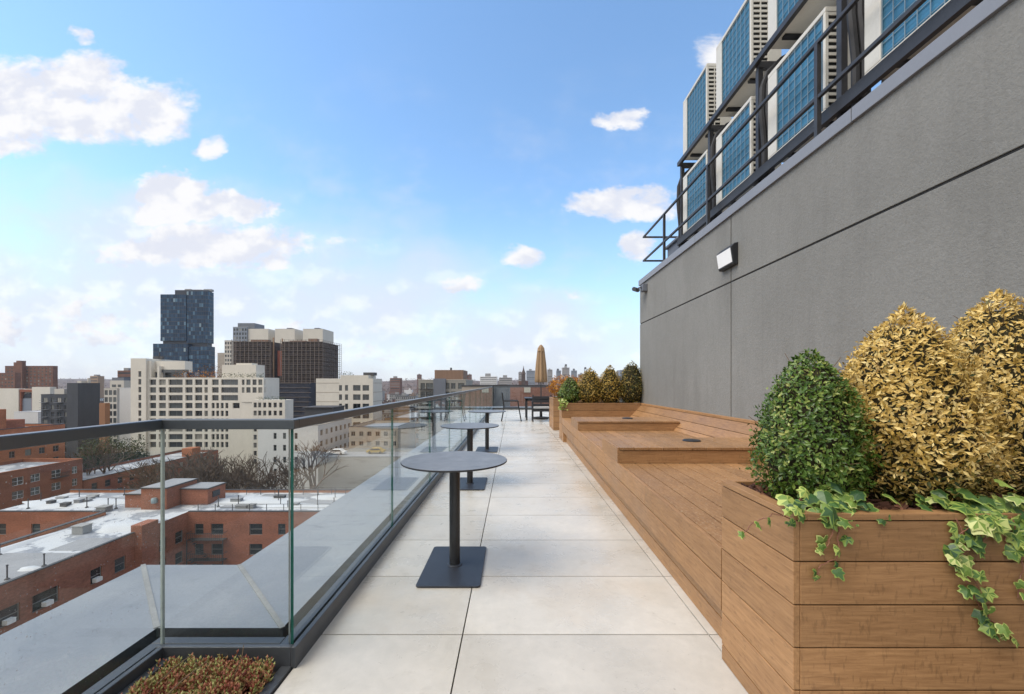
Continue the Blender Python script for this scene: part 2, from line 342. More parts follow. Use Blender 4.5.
# ------------------------------------------------------------------ mesh helpers
ORG = {}
def meta(o, label=None, cat=None, group=None, kind=None):
    if label: o['label'] = label
    if cat: o['category'] = cat
    if group: o['group'] = group
    if kind: o['kind'] = kind
    return o
def thing(name, label, cat, loc=(0, 0, 0), group=None):
    o = bpy.data.objects.new(name, None); o.empty_display_size = .2; COL.objects.link(o); o.location = loc
    ORG[o.name] = Vector(loc); return meta(o, label, cat, group)
def wloc(o):
    return ORG[o.name]
class MB:
    def __init__(s): s.v = []; s.f = []; s.m = []
    def face(s, pts, mi=0):
        b = len(s.v); s.v += [tuple(p) for p in pts]; s.f.append(tuple(range(b, b + len(pts)))); s.m.append(mi)
    def raw(s, v_, f, mi=0):
        b = len(s.v); s.v += [tuple(p) for p in v_]
        for q in f: s.f.append(tuple(i + b for i in q)); s.m.append(mi)
    def box(s, x0, x1, y0, y1, z0, z1, mi=0, rot=None):
        v_ = [(x0, y0, z0), (x1, y0, z0), (x1, y1, z0), (x0, y1, z0), (x0, y0, z1), (x1, y0, z1), (x1, y1, z1), (x0, y1, z1)]
        if rot is not None:
            c = Vector(((x0 + x1) / 2, (y0 + y1) / 2, (z0 + z1) / 2)); v_ = [tuple(rot @ (Vector(p) - c) + c) for p in v_]
        s.raw(v_, [(0, 3, 2, 1), (4, 5, 6, 7), (0, 1, 5, 4), (1, 2, 6, 5), (2, 3, 7, 6), (3, 0, 4, 7)], mi); return s
    def prism(s, prof, axis, a0, a1, mi=0):
        # prof: list of 2D points; axis 'x' -> (y,z), 'y' -> (x,z), 'z' -> (x,y)
        n = len(prof)
        def p(q, a): return {'x': (a, q[0], q[1]), 'y': (q[0], a, q[1]), 'z': (q[0], q[1], a)}[axis]
        v_ = [p(q, a0) for q in prof] + [p(q, a1) for q in prof]
        f = [tuple(range(n)), tuple(range(2 * n - 1, n - 1, -1))] + [(i, i + n, (i + 1) % n + n, (i + 1) % n) for i in range(n)]
        s.raw(v_, f, mi); return s
    def tube(s, pts, r, n=8, mi=0, cap=True):
        pts = [Vector(p) for p in pts]; rr = r if isinstance(r, (list, tuple)) else [r] * len(pts)
        b = len(s.v); up = None
        for i, p in enumerate(pts):
            t = (pts[min(i + 1, len(pts) - 1)] - pts[max(i - 1, 0)]).normalized()
            a = t.cross(Vector((0, 0, 1))) if up is None else up - t * up.dot(t)
            if a.length < 1e-4: a = t.cross(Vector((1, 0, 0)))
            a.normalize(); up = a; c = t.cross(a)
            for k in range(n):
                an = 2 * math.pi * k / n; q = p + (a * math.cos(an) + c * math.sin(an)) * rr[i]; s.v.append(tuple(q))
        for i in range(len(pts) - 1):
            for k in range(n):
                s.f.append((b + i * n + k, b + i * n + (k + 1) % n, b + (i + 1) * n + (k + 1) % n, b + (i + 1) * n + k)); s.m.append(mi)
        if cap:
            s.f.append(tuple(b + k for k in range(n - 1, -1, -1))); s.m.append(mi)
            e = b + (len(pts) - 1) * n; s.f.append(tuple(e + k for k in range(n))); s.m.append(mi)
        return s
    def lathe(s, c, prof, n=24, mi=0, mod=None):
        b = len(s.v)
        for i, (r, z) in enumerate(prof):
            for k in range(n):
                a = 2 * math.pi * k / n; q = r * (mod(a, i) if mod else 1)
                s.v.append((c[0] + q * math.cos(a), c[1] + q * math.sin(a), c[2] + z))
        for i in range(len(prof) - 1):
            for k in range(n):
                s.f.append((b + i * n + k, b + i * n + (k + 1) % n, b + (i + 1) * n + (k + 1) % n, b + (i + 1) * n + k)); s.m.append(mi)
        s.f.append(tuple(b + k for k in range(n - 1, -1, -1))); s.m.append(mi)
        e = b + (len(prof) - 1) * n; s.f.append(tuple(e + k for k in range(n))); s.m.append(mi); return s
    def map(s, fn): s.v = [tuple(fn(*p)) for p in s.v]; return s
    def build(s, name, mats, parent=None, org=None, bevel=0, smooth=False, link=True):
        if not isinstance(mats, (list, tuple)): mats = [mats]
        o_ = wloc(parent) if parent is not None else Vector(org or (0, 0, 0))
        me = bpy.data.meshes.new(name); arr = np.array(s.v, dtype=float) - np.array(o_)
        me.from_pydata(arr.tolist(), [], s.f)
        for m_ in mats: me.materials.append(M[m_] if isinstance(m_, str) else m_)
        me.polygons.foreach_set('material_index', s.m)
        if smooth:
            me.polygons.foreach_set('use_smooth', [True] * len(s.f))
        me.update()
        ob = bpy.data.objects.new(name, me); COL.objects.link(ob)
        if parent is not None: ob.parent = parent
        else: ob.location = o_
        ORG[ob.name] = Vector(o_)
        if bevel:
            bv = ob.modifiers.new('bevel', 'BEVEL'); bv.width = bevel; bv.segments = 2; bv.limit_method = 'ANGLE'; bv.angle_limit = R(50)
        if smooth == 'auto':
            me.set_sharp_from_angle(angle=R(35))
        return ob
def struct(o): o['kind'] = 'structure'; return o
def copy_tree(o, delta, label=None, parent=None):
    c = o.copy(); COL.objects.link(c)
    if parent is None:
        c.location = Vector(o.location) + Vector(delta); ORG[c.name] = ORG[o.name] + Vector(delta)
        if label: c['label'] = label
    else:
        c.parent = parent; ORG[c.name] = ORG[o.name] + Vector(delta)
    for ch in list(o.children): copy_tree(ch, delta, None, c)
    return c
def P(px, py, Y): return Vector(((px - VX) / F * Y, Y, EYE + (HY - py) / F * Y))
def PX(px, Y): return (px - VX) / F * Y
def PZ(py, Y): return EYE + (HY - py) / F * Y

# ------------------------------------------------------------------ ground, hills
GZ = -36.0
gm = MB(); gm.face([(-6000, -500, GZ), (4500, -500, GZ), (4500, 4000, GZ), (-6000, 4000, GZ)])
struct(gm.build('ground', 'ground'))
def hill_h(x, y):
    t = min(1, max(0, (y - 700) / 1900)); t = t * t * (3 - 2 * t)
    w = .5 + .22 * math.sin(x * .0021 + 1.3) + .16 * math.sin(x * .0057 + y * .002) + .1 * math.sin(x * .013 + 2)
    return GZ - .5 + t * (34 + 32 * w)
hb = MB(); nx, ny = 90, 26
xs = np.linspace(-5900, 3600, nx); ys = np.linspace(680, 3600, ny)
vv = [(x, y, hill_h(x, y)) for y in ys for x in xs]
hb.raw(vv, [(j * nx + i, j * nx + i + 1, (j + 1) * nx + i + 1, (j + 1) * nx + i) for j in range(ny - 1) for i in range(nx - 1)])
struct(hb.build('hills', 'hill', smooth=True))

# ------------------------------------------------------------------ terrace floor and parapet
sb = MB(); sb.box(-1.65, 1.2, -3, 19.6, -.5, -.03); sb.box(1.2, 7.0, -3, 19.6, -.5, -.031)
struct(sb.build('deck_base', 'groove'))
pv = MB(); J0, TL, g = 2.037, .6135, .0034
yb = [J0 + TL * k for k in range(-6, 29)]
xb = [(-.965, -.2504), (-.2504, .972), (.972, 1.30)]
for j in range(len(yb) - 1):
    for (a, b) in xb: pv.box(a + g, b - g, yb[j] + g, yb[j + 1] - g, -.028, 0)
    if yb[j] > 9.0:
        for (a, b) in ((1.30, 2.19), (2.19, 3.41), (3.41, 4.63), (4.63, 5.85), (5.85, 7.0)): pv.box(a + g, b - g, yb[j] + g, yb[j + 1] - g, -.028, 0)
struct(pv.build('deck_paving', 'paver'))
YE = yb[-1]       # end of the deck

own = MB(); own.box(-1.5, 7.4, -6, 19.9, -36, -.5); own.box(2.95, 7.4, -3, 9.0, -.03, 3.05)
ob = own.build('roof_building', 'grey_wall', org=(3, 7, -36)); meta(ob, 'grey building that carries the paved roof terrace', 'building')

# parapet coping outside the glass: outline of inner and outer edges
inn = [(-1.676, -1.5), (-1.676, 1.93), (-1.085, 1.93), (-1.085, YE + .16), (7.0, YE + .16)]
out = [(-2.346, -1.5), (-2.346, 2.60), (-1.735, 2.60), (-1.735, YE + .82), (7.0, YE + .82)]
pt = thing('parapet', 'wide grey metal parapet capping outside the glass railing', 'parapet', (-1.7, 2.2, -.5))
pb = MB(); ZC = .097
for i in range(len(inn) - 1):
    a, b, c, d_ = inn[i], inn[i + 1], out[i + 1], out[i]
    pb.face([(*a, ZC), (*b, ZC), (*c, ZC), (*d_, ZC)])
    pb.face([(*a, -.06), (*b, -.06), (*b, ZC), (*a, ZC)], 1)
    pb.face([(*d_, ZC), (*c, ZC), (*c, -.30), (*d_, -.30)])
pb.build('metal_cap', ['coping', 'charcoal'], pt)
sm = MB()
def seam(p, q, w=.022):
    p, q = Vector((*p, ZC)), Vector((*q, ZC)); t = (q - p).normalized(); n_ = Vector((-t.y, t.x, 0)) * w
    sm.raw([p - n_, q - n_, q + n_, p + n_, *(x + Vector((0, 0, .004)) for x in (p - n_, q - n_, q + n_, p + n_))],
           [(4, 5, 6, 7), (0, 1, 5, 4), (1, 2, 6, 5), (2, 3, 7, 6), (3, 0, 4, 7)])
M['sealant'] = simple('seam_sealant', (.245, .245, .24), .6)
for p_, q_, w_ in [(inn[1], out[1], .012), (inn[2], out[2], .012)] + [((-1.085, y), (-1.735, y), .006) for y in (5.6, 9.2, 12.8, 16.4)]:
    sm = MB(); seam(p_, q_, w_); sm.build('seam_strip', 'sealant', pt)
wl = MB()
for i in range(len(out) - 1):
    c, d_ = out[i + 1], out[i]; sft = lambda q: (q[0] + .05, q[1] - .05)
    c, d_ = sft(c), sft(d_); wl.face([(*d_, -.29), (*c, -.29), (*c, -8), (*d_, -8)])
wl.build('outer_wall', 'grey_wall', pt)

# ------------------------------------------------------------------ glass railing
gr = thing('glass_railing', 'clear glass guard railing with slim dark handrail along the terrace edge', 'railing', (-1.0, 1.83, 0))
GXL, GXR, GYJ, GT = -1.567, -.986, 1.83, .0135
HZ0, HZ1 = 1.045, 1.089
cb = MB()  # base channel / curb
cb.box(GXR - .060, GXR - .012, GYJ - .02, YE + .06, -.03, .080); cb.box(GXR + .012, GXR + .035, GYJ - .035, YE + .06, -.03, .093)
cb.box(GXL - .06, GXR - .061, GYJ + .012, GYJ + .06, -.03, .080); cb.box(GXL, GXR + .012, GYJ - .035, GYJ - .012, -.03, .093)
cb.box(GXL - .060, GXL - .012, -1.5, GYJ + .012, -.03, .080); cb.box(GXL + .012, GXL + .035, -1.5, GYJ - .035, -.03, .093)
cb.box(GXR, 7.0, YE + .06, YE + .10, -.03, .093); cb.box(GXR, 7.0, YE + .02, YE + .045, -.03, .093)
cb.build('base_channel', 'charcoal', gr, bevel=.003)
hr = MB(); hw = .021
hr.box(GXR - hw, GXR + hw, GYJ + hw, YE + .05 - hw, HZ0, HZ1); hr.box(GXL - hw, GXR + hw, GYJ - hw, GYJ + hw, HZ0, HZ1)
hr.box(GXL - hw, GXL + hw, -1.5, GYJ - hw, HZ0, HZ1); hr.box(GXR - hw, 7.0, YE + .05 - hw, YE + .05 + hw, HZ0, HZ1)
hr.build('handrail', 'rail', gr, bevel=.004)
def pane(ax, c, a0, a1, em='glass_edge'):
    b = MB(); z0, z1 = .03, HZ0 + .005; t = GT / 2
    x0, x1, y0, y1 = (c - t, c + t, a0, a1) if ax == 'y' else (a0, a1, c - t, c + t)
    v_ = [(x0, y0, z0), (x1, y0, z0), (x1, y1, z0), (x0, y1, z0), (x0, y0, z1), (x1, y0, z1), (x1, y1, z1), (x0, y1, z1)]
    fs = [((0, 3, 2, 1), 1), ((4, 5, 6, 7), 1), ((0, 1, 5, 4), 1 if ax == 'y' else 0), ((1, 2, 6, 5), 0 if ax == 'y' else 1),
          ((2, 3, 7, 6), 1 if ax == 'y' else 0), ((3, 0, 4, 7), 0 if ax == 'y' else 1)]
    for f, mi in fs: b.raw([v_[i] for i in f], [(0, 1, 2, 3)], mi)
    b.build('glass_panel', ['glass', em], gr)
e = GYJ + .0
while e < YE - .3:
    pane('y', GXR, e + (.0 if e < 2 else .006), min(e + 1.515, YE + .03) - .006); e += 1.515
pane('x', GYJ, GXL + .0075, GXR - .012, 'glass_edge_pale')
pane('y', GXL, .32, GYJ, 'glass_edge_pale'); pane('y', GXL, -1.2, .308)
for k in range(5): pane('x', YE + .05, GXR + .02 + 1.55 * k, GXR + .01 + 1.55 * (k + 1))

# ------------------------------------------------------------------ sedum trough inside the jog
tr_ = thing('planter_trough', 'dark metal planting trough sunk beside the glass corner', 'planter', (-1.26, 1.0, 0))
b = MB(); b.box(-1.015, -.968, -.6, GYJ - .036, -.02, .012); b.box(-1.53, -1.49, -.6, GYJ - .036, -.02, .05)
b.build('rim', 'charcoal', tr_, bevel=.003)
b = MB(); b.box(-1.49, -1.015, -.6, GYJ - .037, -.028, -.012); b.build('soil', 'soil', tr_)
def sedum():
    v_, f = [], []; rng = np.random.default_rng(3)
    for _ in range(1500):
        x = rng.uniform(-1.485, -1.02); y = rng.uniform(.75, 1.775); 
        d0 = min(x + 1.50, -1.0 - x, 1.80 - y)
        h = rng.uniform(.055, .115) * (0.55 + min(1, d0 / .10) * .45)
        if rng.random() < .12: h *= 1.25
        ax = np.array([rng.normal(0, .35), rng.normal(0, .35), 1.0]); ax /= np.linalg.norm(ax)
        base = np.array([x, y, -.012])
        for k in range(13):
            t = .25 + .75 * k / 12; an = k * 2.4 + rng.uniform(0, .6); l = .026 * (1.25 - t * .55) * rng.uniform(.8, 1.3)
            o = base + ax * h * t; dirv = np.array([math.cos(an), math.sin(an), .7 + 1.3 * t]); dirv /= np.linalg.norm(dirv)
            sd = np.cross(dirv, [0, 0, 1]); sd /= np.linalg.norm(sd) + 1e-6; up = np.cross(sd, dirv)
            w = l * .21; n0 = len(v_)
            v_ += [o, o + dirv * l * .6 + sd * w, o + dirv * l * .6 - sd * w, o + dirv * l * .55 + up * w, o + dirv * l]
            f += [(n0, n0 + 1, n0 + 3), (n0, n0 + 3, n0 + 2), (n0 + 1, n0 + 4, n0 + 3), (n0 + 3, n0 + 4, n0 + 2), (n0, n0 + 2, n0 + 4, n0 + 1)]
    b = MB(); b.raw(v_, f); return b
o = sedum().build('sedum', 'sedum', org=(-1.26, 1.0, -.01)); meta(o, 'red and green sedum filling the dark trough', 'ground cover', None, 'stuff')
b = MB()
for p, q, r_ in (((-1.32, 1.45, .05), (-1.20, 1.62, .16), .003), ((-1.12, 1.62, .05), (-1.09, 1.66, .19), .0022), ((-1.42, 1.58, .04), (-1.30, 1.66, .15), .003), ((-1.08, 1.5, .06), (-1.22, 1.38, .12), .003)):
    p, q = Vector(p), Vector(q); md = (p + q) / 2 + Vector((.02, 0, .03)); b.tube([p, md, q], [r_, r_, r_ * .5], 5)
o = b.build('dry_stalk', 'twig', org=(-1.26, 1.5, 0)); meta(o, 'thin dry stalks poking up out of the red sedum', 'stalk', None, 'stuff')

# ------------------------------------------------------------------ bulkhead wall
XW, YW0, YW1 = 2.83, -3.0, 9.14
bw = thing('stucco_wall', 'tall grey stucco wall with metal coping behind the wooden bench', 'wall', (XW + .1, 3, 0))
b = MB(); zt = 3.415; gz, gy, gw = 2.563, 5.325, .010
ycuts = [YW0, gy - 4.8 - gw, gy - 4.8 + gw, gy - gw, gy + gw, YW1]
for (y0, y1) in ((YW0, gy - 4.8 - gw), (gy - 4.8 + gw, gy - gw), (gy + gw, YW1)):
    for (z0, z1) in ((-.02, gz - gw), (gz + gw, zt)): b.box(XW, XW + .10, y0, y1, z0, z1)
b.build('stucco_panel', 'stucco', bw, bevel=.004)
b = MB(); b.box(XW + .009, XW + .115, YW0, YW1 - .02, -.03, zt - .01); b.build('joint_backing', 'groove', bw)
b = MB(); 
for y0, y1 in ((YW0, .4), (.408, 3.395), (3.403, 6.32), (6.328, YW1 + .02)):
    b.prism([(XW - .028, 3.415), (XW - .028, 3.53), (XW + .36, 3.545), (XW + .36, 3.415)], 'y', y0, y1)
b.build('coping', 'wallcap', bw, bevel=.003)
b = MB(); b.box(XW + .101, 7.4, YW1 - .10, YW1, -.02, 3.414); b.build('end_wall', 'stucco', bw)

# wall lamp
wp = thing('wall_lamp', 'white fronted wall lamp under the roof coping', 'lamp', (XW, 5.33, 2.88))
b = MB(); b.prism([(XW, 3.025), (XW - .045, 3.015), (XW - .095, 2.965), (XW - .065, 2.765), (XW - .05, 2.745), (XW, 2.745)], 'y', 5.15, 5.52)
b.build('housing', 'black', wp, bevel=.006)
lw = MB()
def lp(t, off): return (XW - .095 + .03 * t - off, 2.965 - .20 * t - off * .18)
p0, p1 = lp(.04, .004), lp(.93, .004); q0, q1 = lp(.04, -.006), lp(.93, -.006)
lw.prism([p0, p1, q1, q0], 'y', 5.165, 5.505); lw.build('lens', 'white_lens', wp)
# security camera
sc = thing('security_camera', 'small grey bullet camera at the far end of the stucco wall', 'camera', (XW, 8.72, 3.26))
b = MB(); b.box(XW - .10, XW, 8.62, 8.78, 3.19, 3.34); b.build('junction_box', 'mid_slate', sc, bevel=.008)
b = MB(); b.tube([(XW - .10, 8.70, 3.29), (XW - .16, 8.75, 3.27)], .02, 8); b.build('bracket', 'mid_slate', sc)
b = MB(); b.tube([(XW - .12, 8.9, 3.265), (XW - .27, 8.68, 3.24)], .045, 12); b.build('barrel', 'charcoal', sc, smooth='auto')

# ------------------------------------------------------------------ roof guard rail above the wall
XG = 2.95
rg = thing('roof_guardrail', 'black two bar steel guardrail on top of the stucco wall', 'railing', (XG, 5, 3.53))
b = MB(); t_ = .018
for z in (4.545, 4.01):
    b = MB(); b.box(XG - t_, XG + t_, -.5, 9.28, z - t_, z + t_); b.build('rail_bar', 'steel', rg, bevel=.004)
    b = MB(); b.box(XG + t_, 4.6, 9.28 - 2 * t_, 9.28, z - t_, z + t_); b.build('rail_bar', 'steel', rg, bevel=.004)
for y in (8.0, 6.20, 3.97, 1.95):
    b = MB(); b.box(XG - .021, XG + .021, y - .021, y + .021, 3.535, 4.525); b.box(XG - .05, XG + .05, y - .05, y + .05, 3.535, 3.547); b.build('post', 'steel', rg)

# ------------------------------------------------------------------ air conditioners on a steel frame
XA = 3.10
fr_ = thing('equipment_rack', 'dark two tier steel rack carrying the rooftop air conditioners', 'rack', (XA, 5, 3.05))
for z, hb_ in ((3.86, .10), (5.28, .05)):
    b = MB(); b.box(XA - .05, XA, 2.2, 7.62, z + .04 - hb_, z + .04); b.box(XA - .05, XA - .038, 2.2, 7.62, z + .0405, z + .058); b.build('long_beam', 'steel', fr_)
    b = MB(); b.box(XA + .42, XA + .50, 2.2, 7.62, z - .06, z + .04); b.build('long_beam', 'steel', fr_)
for y in (2.65, 3.84, 5.2, 6.48, 7.58):
    for z in (3.86, 5.28): b = MB(); b.box(XA + .001, XA + .419, y - .03, y + .03, z - .05, z + .03); b.build('cross_beam', 'steel', fr_)
for y in (2.6, 3.90, 5.21, 6.49, 7.58):
    for x in (XA + .03, XA + .46): 
        b = MB(); b.box(x - .03, x + .03, y - .03, y + .03, 3.05, 5.229); b.build('column', 'steel', fr_)
b = MB(); b.box(XA - .02, XA + .6, 2.2, 4.6, 3.60, 3.63); b.build('walk_plank', 'tan_wall', fr_)
def ac(y1, z, label, first=[None]):
    if first[0] is not None:
        f0, fy, fz = first[0]; return copy_tree(f0, (0, y1 - fy, z - fz), label)
    y0 = y1 - .92; h, dp = 1.06, .40
    t = thing('air_conditioner', label, 'air conditioner', (XA + .2, (y0 + y1) / 2, z), 'air conditioners on the roof frame')
    x0, x1 = XA, XA + dp
    b = MB()
    b.box(x0, x1, y0, y1, z, z + .045); b.box(x0, x1, y0, y1, z + h - .05, z + h)
    b.box(x0, x0 + .17, y1 - .16, y1, z + .045, z + h - .05); b.box(x0 + .02, x1, y1 - .02, y1 - .001, z + .045, z + h - .05)
    b.box(x0, x0 + .035, y0, y0 + .035, z + .045, z + h - .05); b.box(x0 + .22, x1, y0, y0 + .02, z + .045, z + h - .05)
    b.box(x1 - .02, x1 - .001, y0 + .02, y1 - .02, z + .045, z + h - .05)
    b.build('casing', 'cream', t, bevel=.006)
    b = MB(); b.box(x0 + .02, x0 + .04, y0 + .036, y1 - .161, z + .046, z + h - .051); b.build('coil', 'coil', t)
    b = MB()
    for k in range(8):
        yy = y0 + .05 + (y1 - .17 - y0 - .05) * k / 7; b.box(x0 + .004, x0 + .009, yy - .003, yy + .003, z + .046, z + h - .051)
    for k in range(10):
        zz = z + .07 + (h - .14) * k / 9; b.box(x0 + .0095, x0 + .0135, y0 + .036, y1 - .161, zz - .0028, zz + .0028)
    b.build('wire_guard', 'wire', t)
    b = MB(); b.box(x0 + .036, x0 + .219, y0 + .016, y0 + .03, z + .046, z + h - .051, 1)
    for k in range(15):
        zz = z + .06 + (h - .13) * k / 14; b.box(x0 + .036, x0 + .219, y0 + .002, y0 + .014, zz - .014, zz + .014)
    b.box(x0 + .12, x0 + .135, y0 + .001, y0 + .0135, z + .047, z + h - .052)
    b.build('side_louver', ['cream', 'groove'], t)
    for yy in (y0 + .15, y1 - .2): b = MB(); b.box(x0 + .06, x1 - .06, yy - .03, yy + .03, z - .03, z - .001); b.build('foot', 'black', t)
    first[0] = (t, y1, z); return t
for (y1, wy) in ((7.48, 'farthest from the camera'), (6.26, 'second from the far end'), (4.99, 'third from the far end'), (3.62, 'nearest the camera')):
    ac(y1, 5.31, 'cream air conditioner with blue coil on the upper tier, ' + wy)
    ac(y1, 3.93, 'cream air conditioner with blue coil on the lower tier, ' + wy)
def pipes(name, label, pts_list, r):
    b = MB()
    for pts in pts_list: b.tube(pts, r, 8)
    o = b.build(name, 'pipe', org=pts_list[0][0], smooth='auto'); meta(o, label, 'pipes', 'insulated pipe bundles between the air conditioners'); return o
for y, lab in ((7.66, 'black insulated pipes curving down at the far end of the frame'), (6.36, 'black insulated pipes between the two farthest air conditioners'),
               (5.09, 'black insulated pipes dropping between the middle air conditioners'), (3.74, 'thick black pipe bundle behind the steel column, nearest of the bundles')):
    pl_ = []
    for k, (ox, oy) in enumerate(((0, 0), (.06, .03), (.05, -.045))):
        pl_.append([(XA + .36 + ox, y - .30 + oy * .5, 5.20 - .03 * k), (XA + .16 + ox, y - .12 + oy * .5, 5.17), (XA + .05 + ox, y - .02 + oy, 5.08), (XA + .0 + ox, y + oy, 4.92), (XA - .01 + ox, y + oy, 4.6), (XA + .02 + ox, y + oy - .01, 4.2), (XA + .03 + ox, y + oy, 3.7), (XA + .10 + ox, y + oy, 3.1)])
    pipes('insulated_pipe', lab, pl_, .037)
b = MB(); b.box(3.35, 3.95, 8.2, 8.9, 3.05, 4.15); b.box(3.3, 4.0, 8.15, 8.95, 4.15, 4.2)
o = b.build('equipment_box', 'mid_slate', org=(3.65, 8.55, 3.05), bevel=.01); meta(o, 'grey metal equipment box behind the guardrail corner', 'cabinet')
b = MB(); b.box(3.30, 3.52, 7.72, 7.98, 3.55, 4.02); o = b.build('switch_box', 'cream', org=(3.41, 7.85, 3.55), bevel=.008); meta(o, 'small cream switch box beyond the farthest air conditioner', 'box')

# ------------------------------------------------------------------ wooden bench
BY0, BY1, BXF, BXB = 1.86, 8.90, .945, 2.53
def shear(x, y, z): 
    k = max(0, min(1, (BXB - x) / (BXB - BXF))); return (x + .0165 * (y - BY0) * k, y, z)
bn = thing('wooden_bench', 'long built-in brown plank bench along the grey stucco wall', 'bench', (1.7, 5.3, 0))
b = MB(); n_ = 11; pw = (BXB - BXF - .03) / n_
for i in range(n_):
    x0 = BXF + .028 + i * pw
    cuts = [BY0 + .004, BY0 + 2.4 + (i % 3) * .9, BY0 + 5.2 + ((i * 2) % 3) * .6, BY1]
    for a, c in zip(cuts[:-1], cuts[1:]): b.box(x0 + .0045, x0 + pw - .0045, a + .001, c - .001, .476, .497)
b.map(shear).build('seat', 'wood_seat', bn, bevel=.002)
b = MB(); 
def longboards(z0, z1, joints):
    ys_ = [BY0 + .003] + joints + [BY1]
    for a, c in zip(ys_[:-1], ys_[1:]): b.box(BXF, BXF + .024, a + .001, c - .001, z0, z1)
longboards(.3605, .5, [3.0, 5.6]); longboards(.2165, .3535, [4.1, 6.9])
b.map(shear).build('front_panel', 'wood_y', bn, bevel=.002)
b = MB(); b.box(BXF + .07, BXF + .092, BY0, BY1 - .25, .105, .215); b.box(BXF + .07, BXF + .092, BY0, BY1 - .25, .0, .099); b.box(BXF, BXF + .09, BY1 - .25, BY1 - .006, .001, .2155)
b.map(shear).build('toe_kick', 'wood_y', bn, bevel=.002)
b = MB(); b.box(BXF + .026, BXB + .1, BY0 + .01, BY1 - .01, .21, .474); b.box(BXF + .095, BXF + .2, BY0 + .02, BY1 - .02, .01, .209)
b.map(shear).build('carcass', 'groove', bn)
b = MB()
def onslope(z): return (2.53 + .93 * (z - .5), z)
for z0, z1 in ((.4985, .551), (.556, .658), (.663, .7735)):
    p, q = onslope(z0), onslope(z1); ox, oz = .017, -.018
    for a, c in ((BY0 - .4, 4.6), (4.603, BY1 + .3)):
        b.prism([p, q, (q[0] + ox, q[1] + oz), (p[0] + ox, p[1] + oz)], 'y', a, c)
b.build('backrest', 'wood_y', bn, bevel=.002)
b = MB()
for a, c in ((BY0 - .4, 3.9), (3.903, 6.6), (6.603, BY1 + .2)): b.box(2.776, 2.828, a, c, .776, .812)
b.build('backrest_cap', 'wood_y', bn, bevel=.003)
for (y0, y1) in ((3.84, 4.55), (6.46, 7.30)):
    b = MB(); zt_ = .646
    b.prism([(BXF + .030, .499), (BXF + .030, zt_ - .024), (2.655, zt_ - .024), (2.53, .499)], 'y', y0 + .012, y1 - .012)   # carcass of the block
    blk = b.build('raised_block', 'wood_x', bn)
    b = MB()
    pr = [(BXF + .006, .505), (BXF + .006, zt_ - .028), (2.655, zt_ - .028), (2.535, .505)]
    b.prism(pr, 'y', y0, y0 + .011); b.build('block_face', 'wood_x', blk, bevel=.002) if False else None
    fb = MB(); fb.prism([(BXF + .02, .4995), (BXF + .02, zt_ - .03), (2.65, zt_ - .03), (2.525, .4995)], 'y', y0 + .002, y0 + .0115); fb.map(shear).build('block_face', 'wood_x', blk)
    eb = MB(); eb.box(BXF, BXF + .022, y0, y1, .5015, zt_ - .001); eb.map(shear).build('block_end', 'wood_y', blk, bevel=.002)
    tb = MB(); k = 0; x = BXF + .026
    while x < 2.62:
        x2 = min(x + .138, 2.665); tb.box(x, x2 - .005, y0 - .010, y1, zt_ - .024, zt_); x += .138
    tb.map(shear).build('block_top', 'wood_seat', blk, bevel=.002)
    for o_ in (blk,): 
        me = o_.data
        for v_ in me.vertices:
            w_ = v_.co + wloc(bn); v_.co = Vector(shear(*w_)) - wloc(bn)
for (px, py, Y, lab) in ((691.5, 441.5, 4.27, 'black round cap on the nearer raised wooden block'), (627.5, 418.2, 6.95, 'black round cap on the farther raised wooden block')):
    x = PX(px, Y); b = MB(); b.lathe((x, Y, .6465), [(.088, 0), (.090, .006), (.080, .014), (.05, .018), (.0, .019)], 28)
    o = b.build('round_cap', 'black', org=(x, Y, .6465), smooth='auto'); meta(o, lab, 'cap')

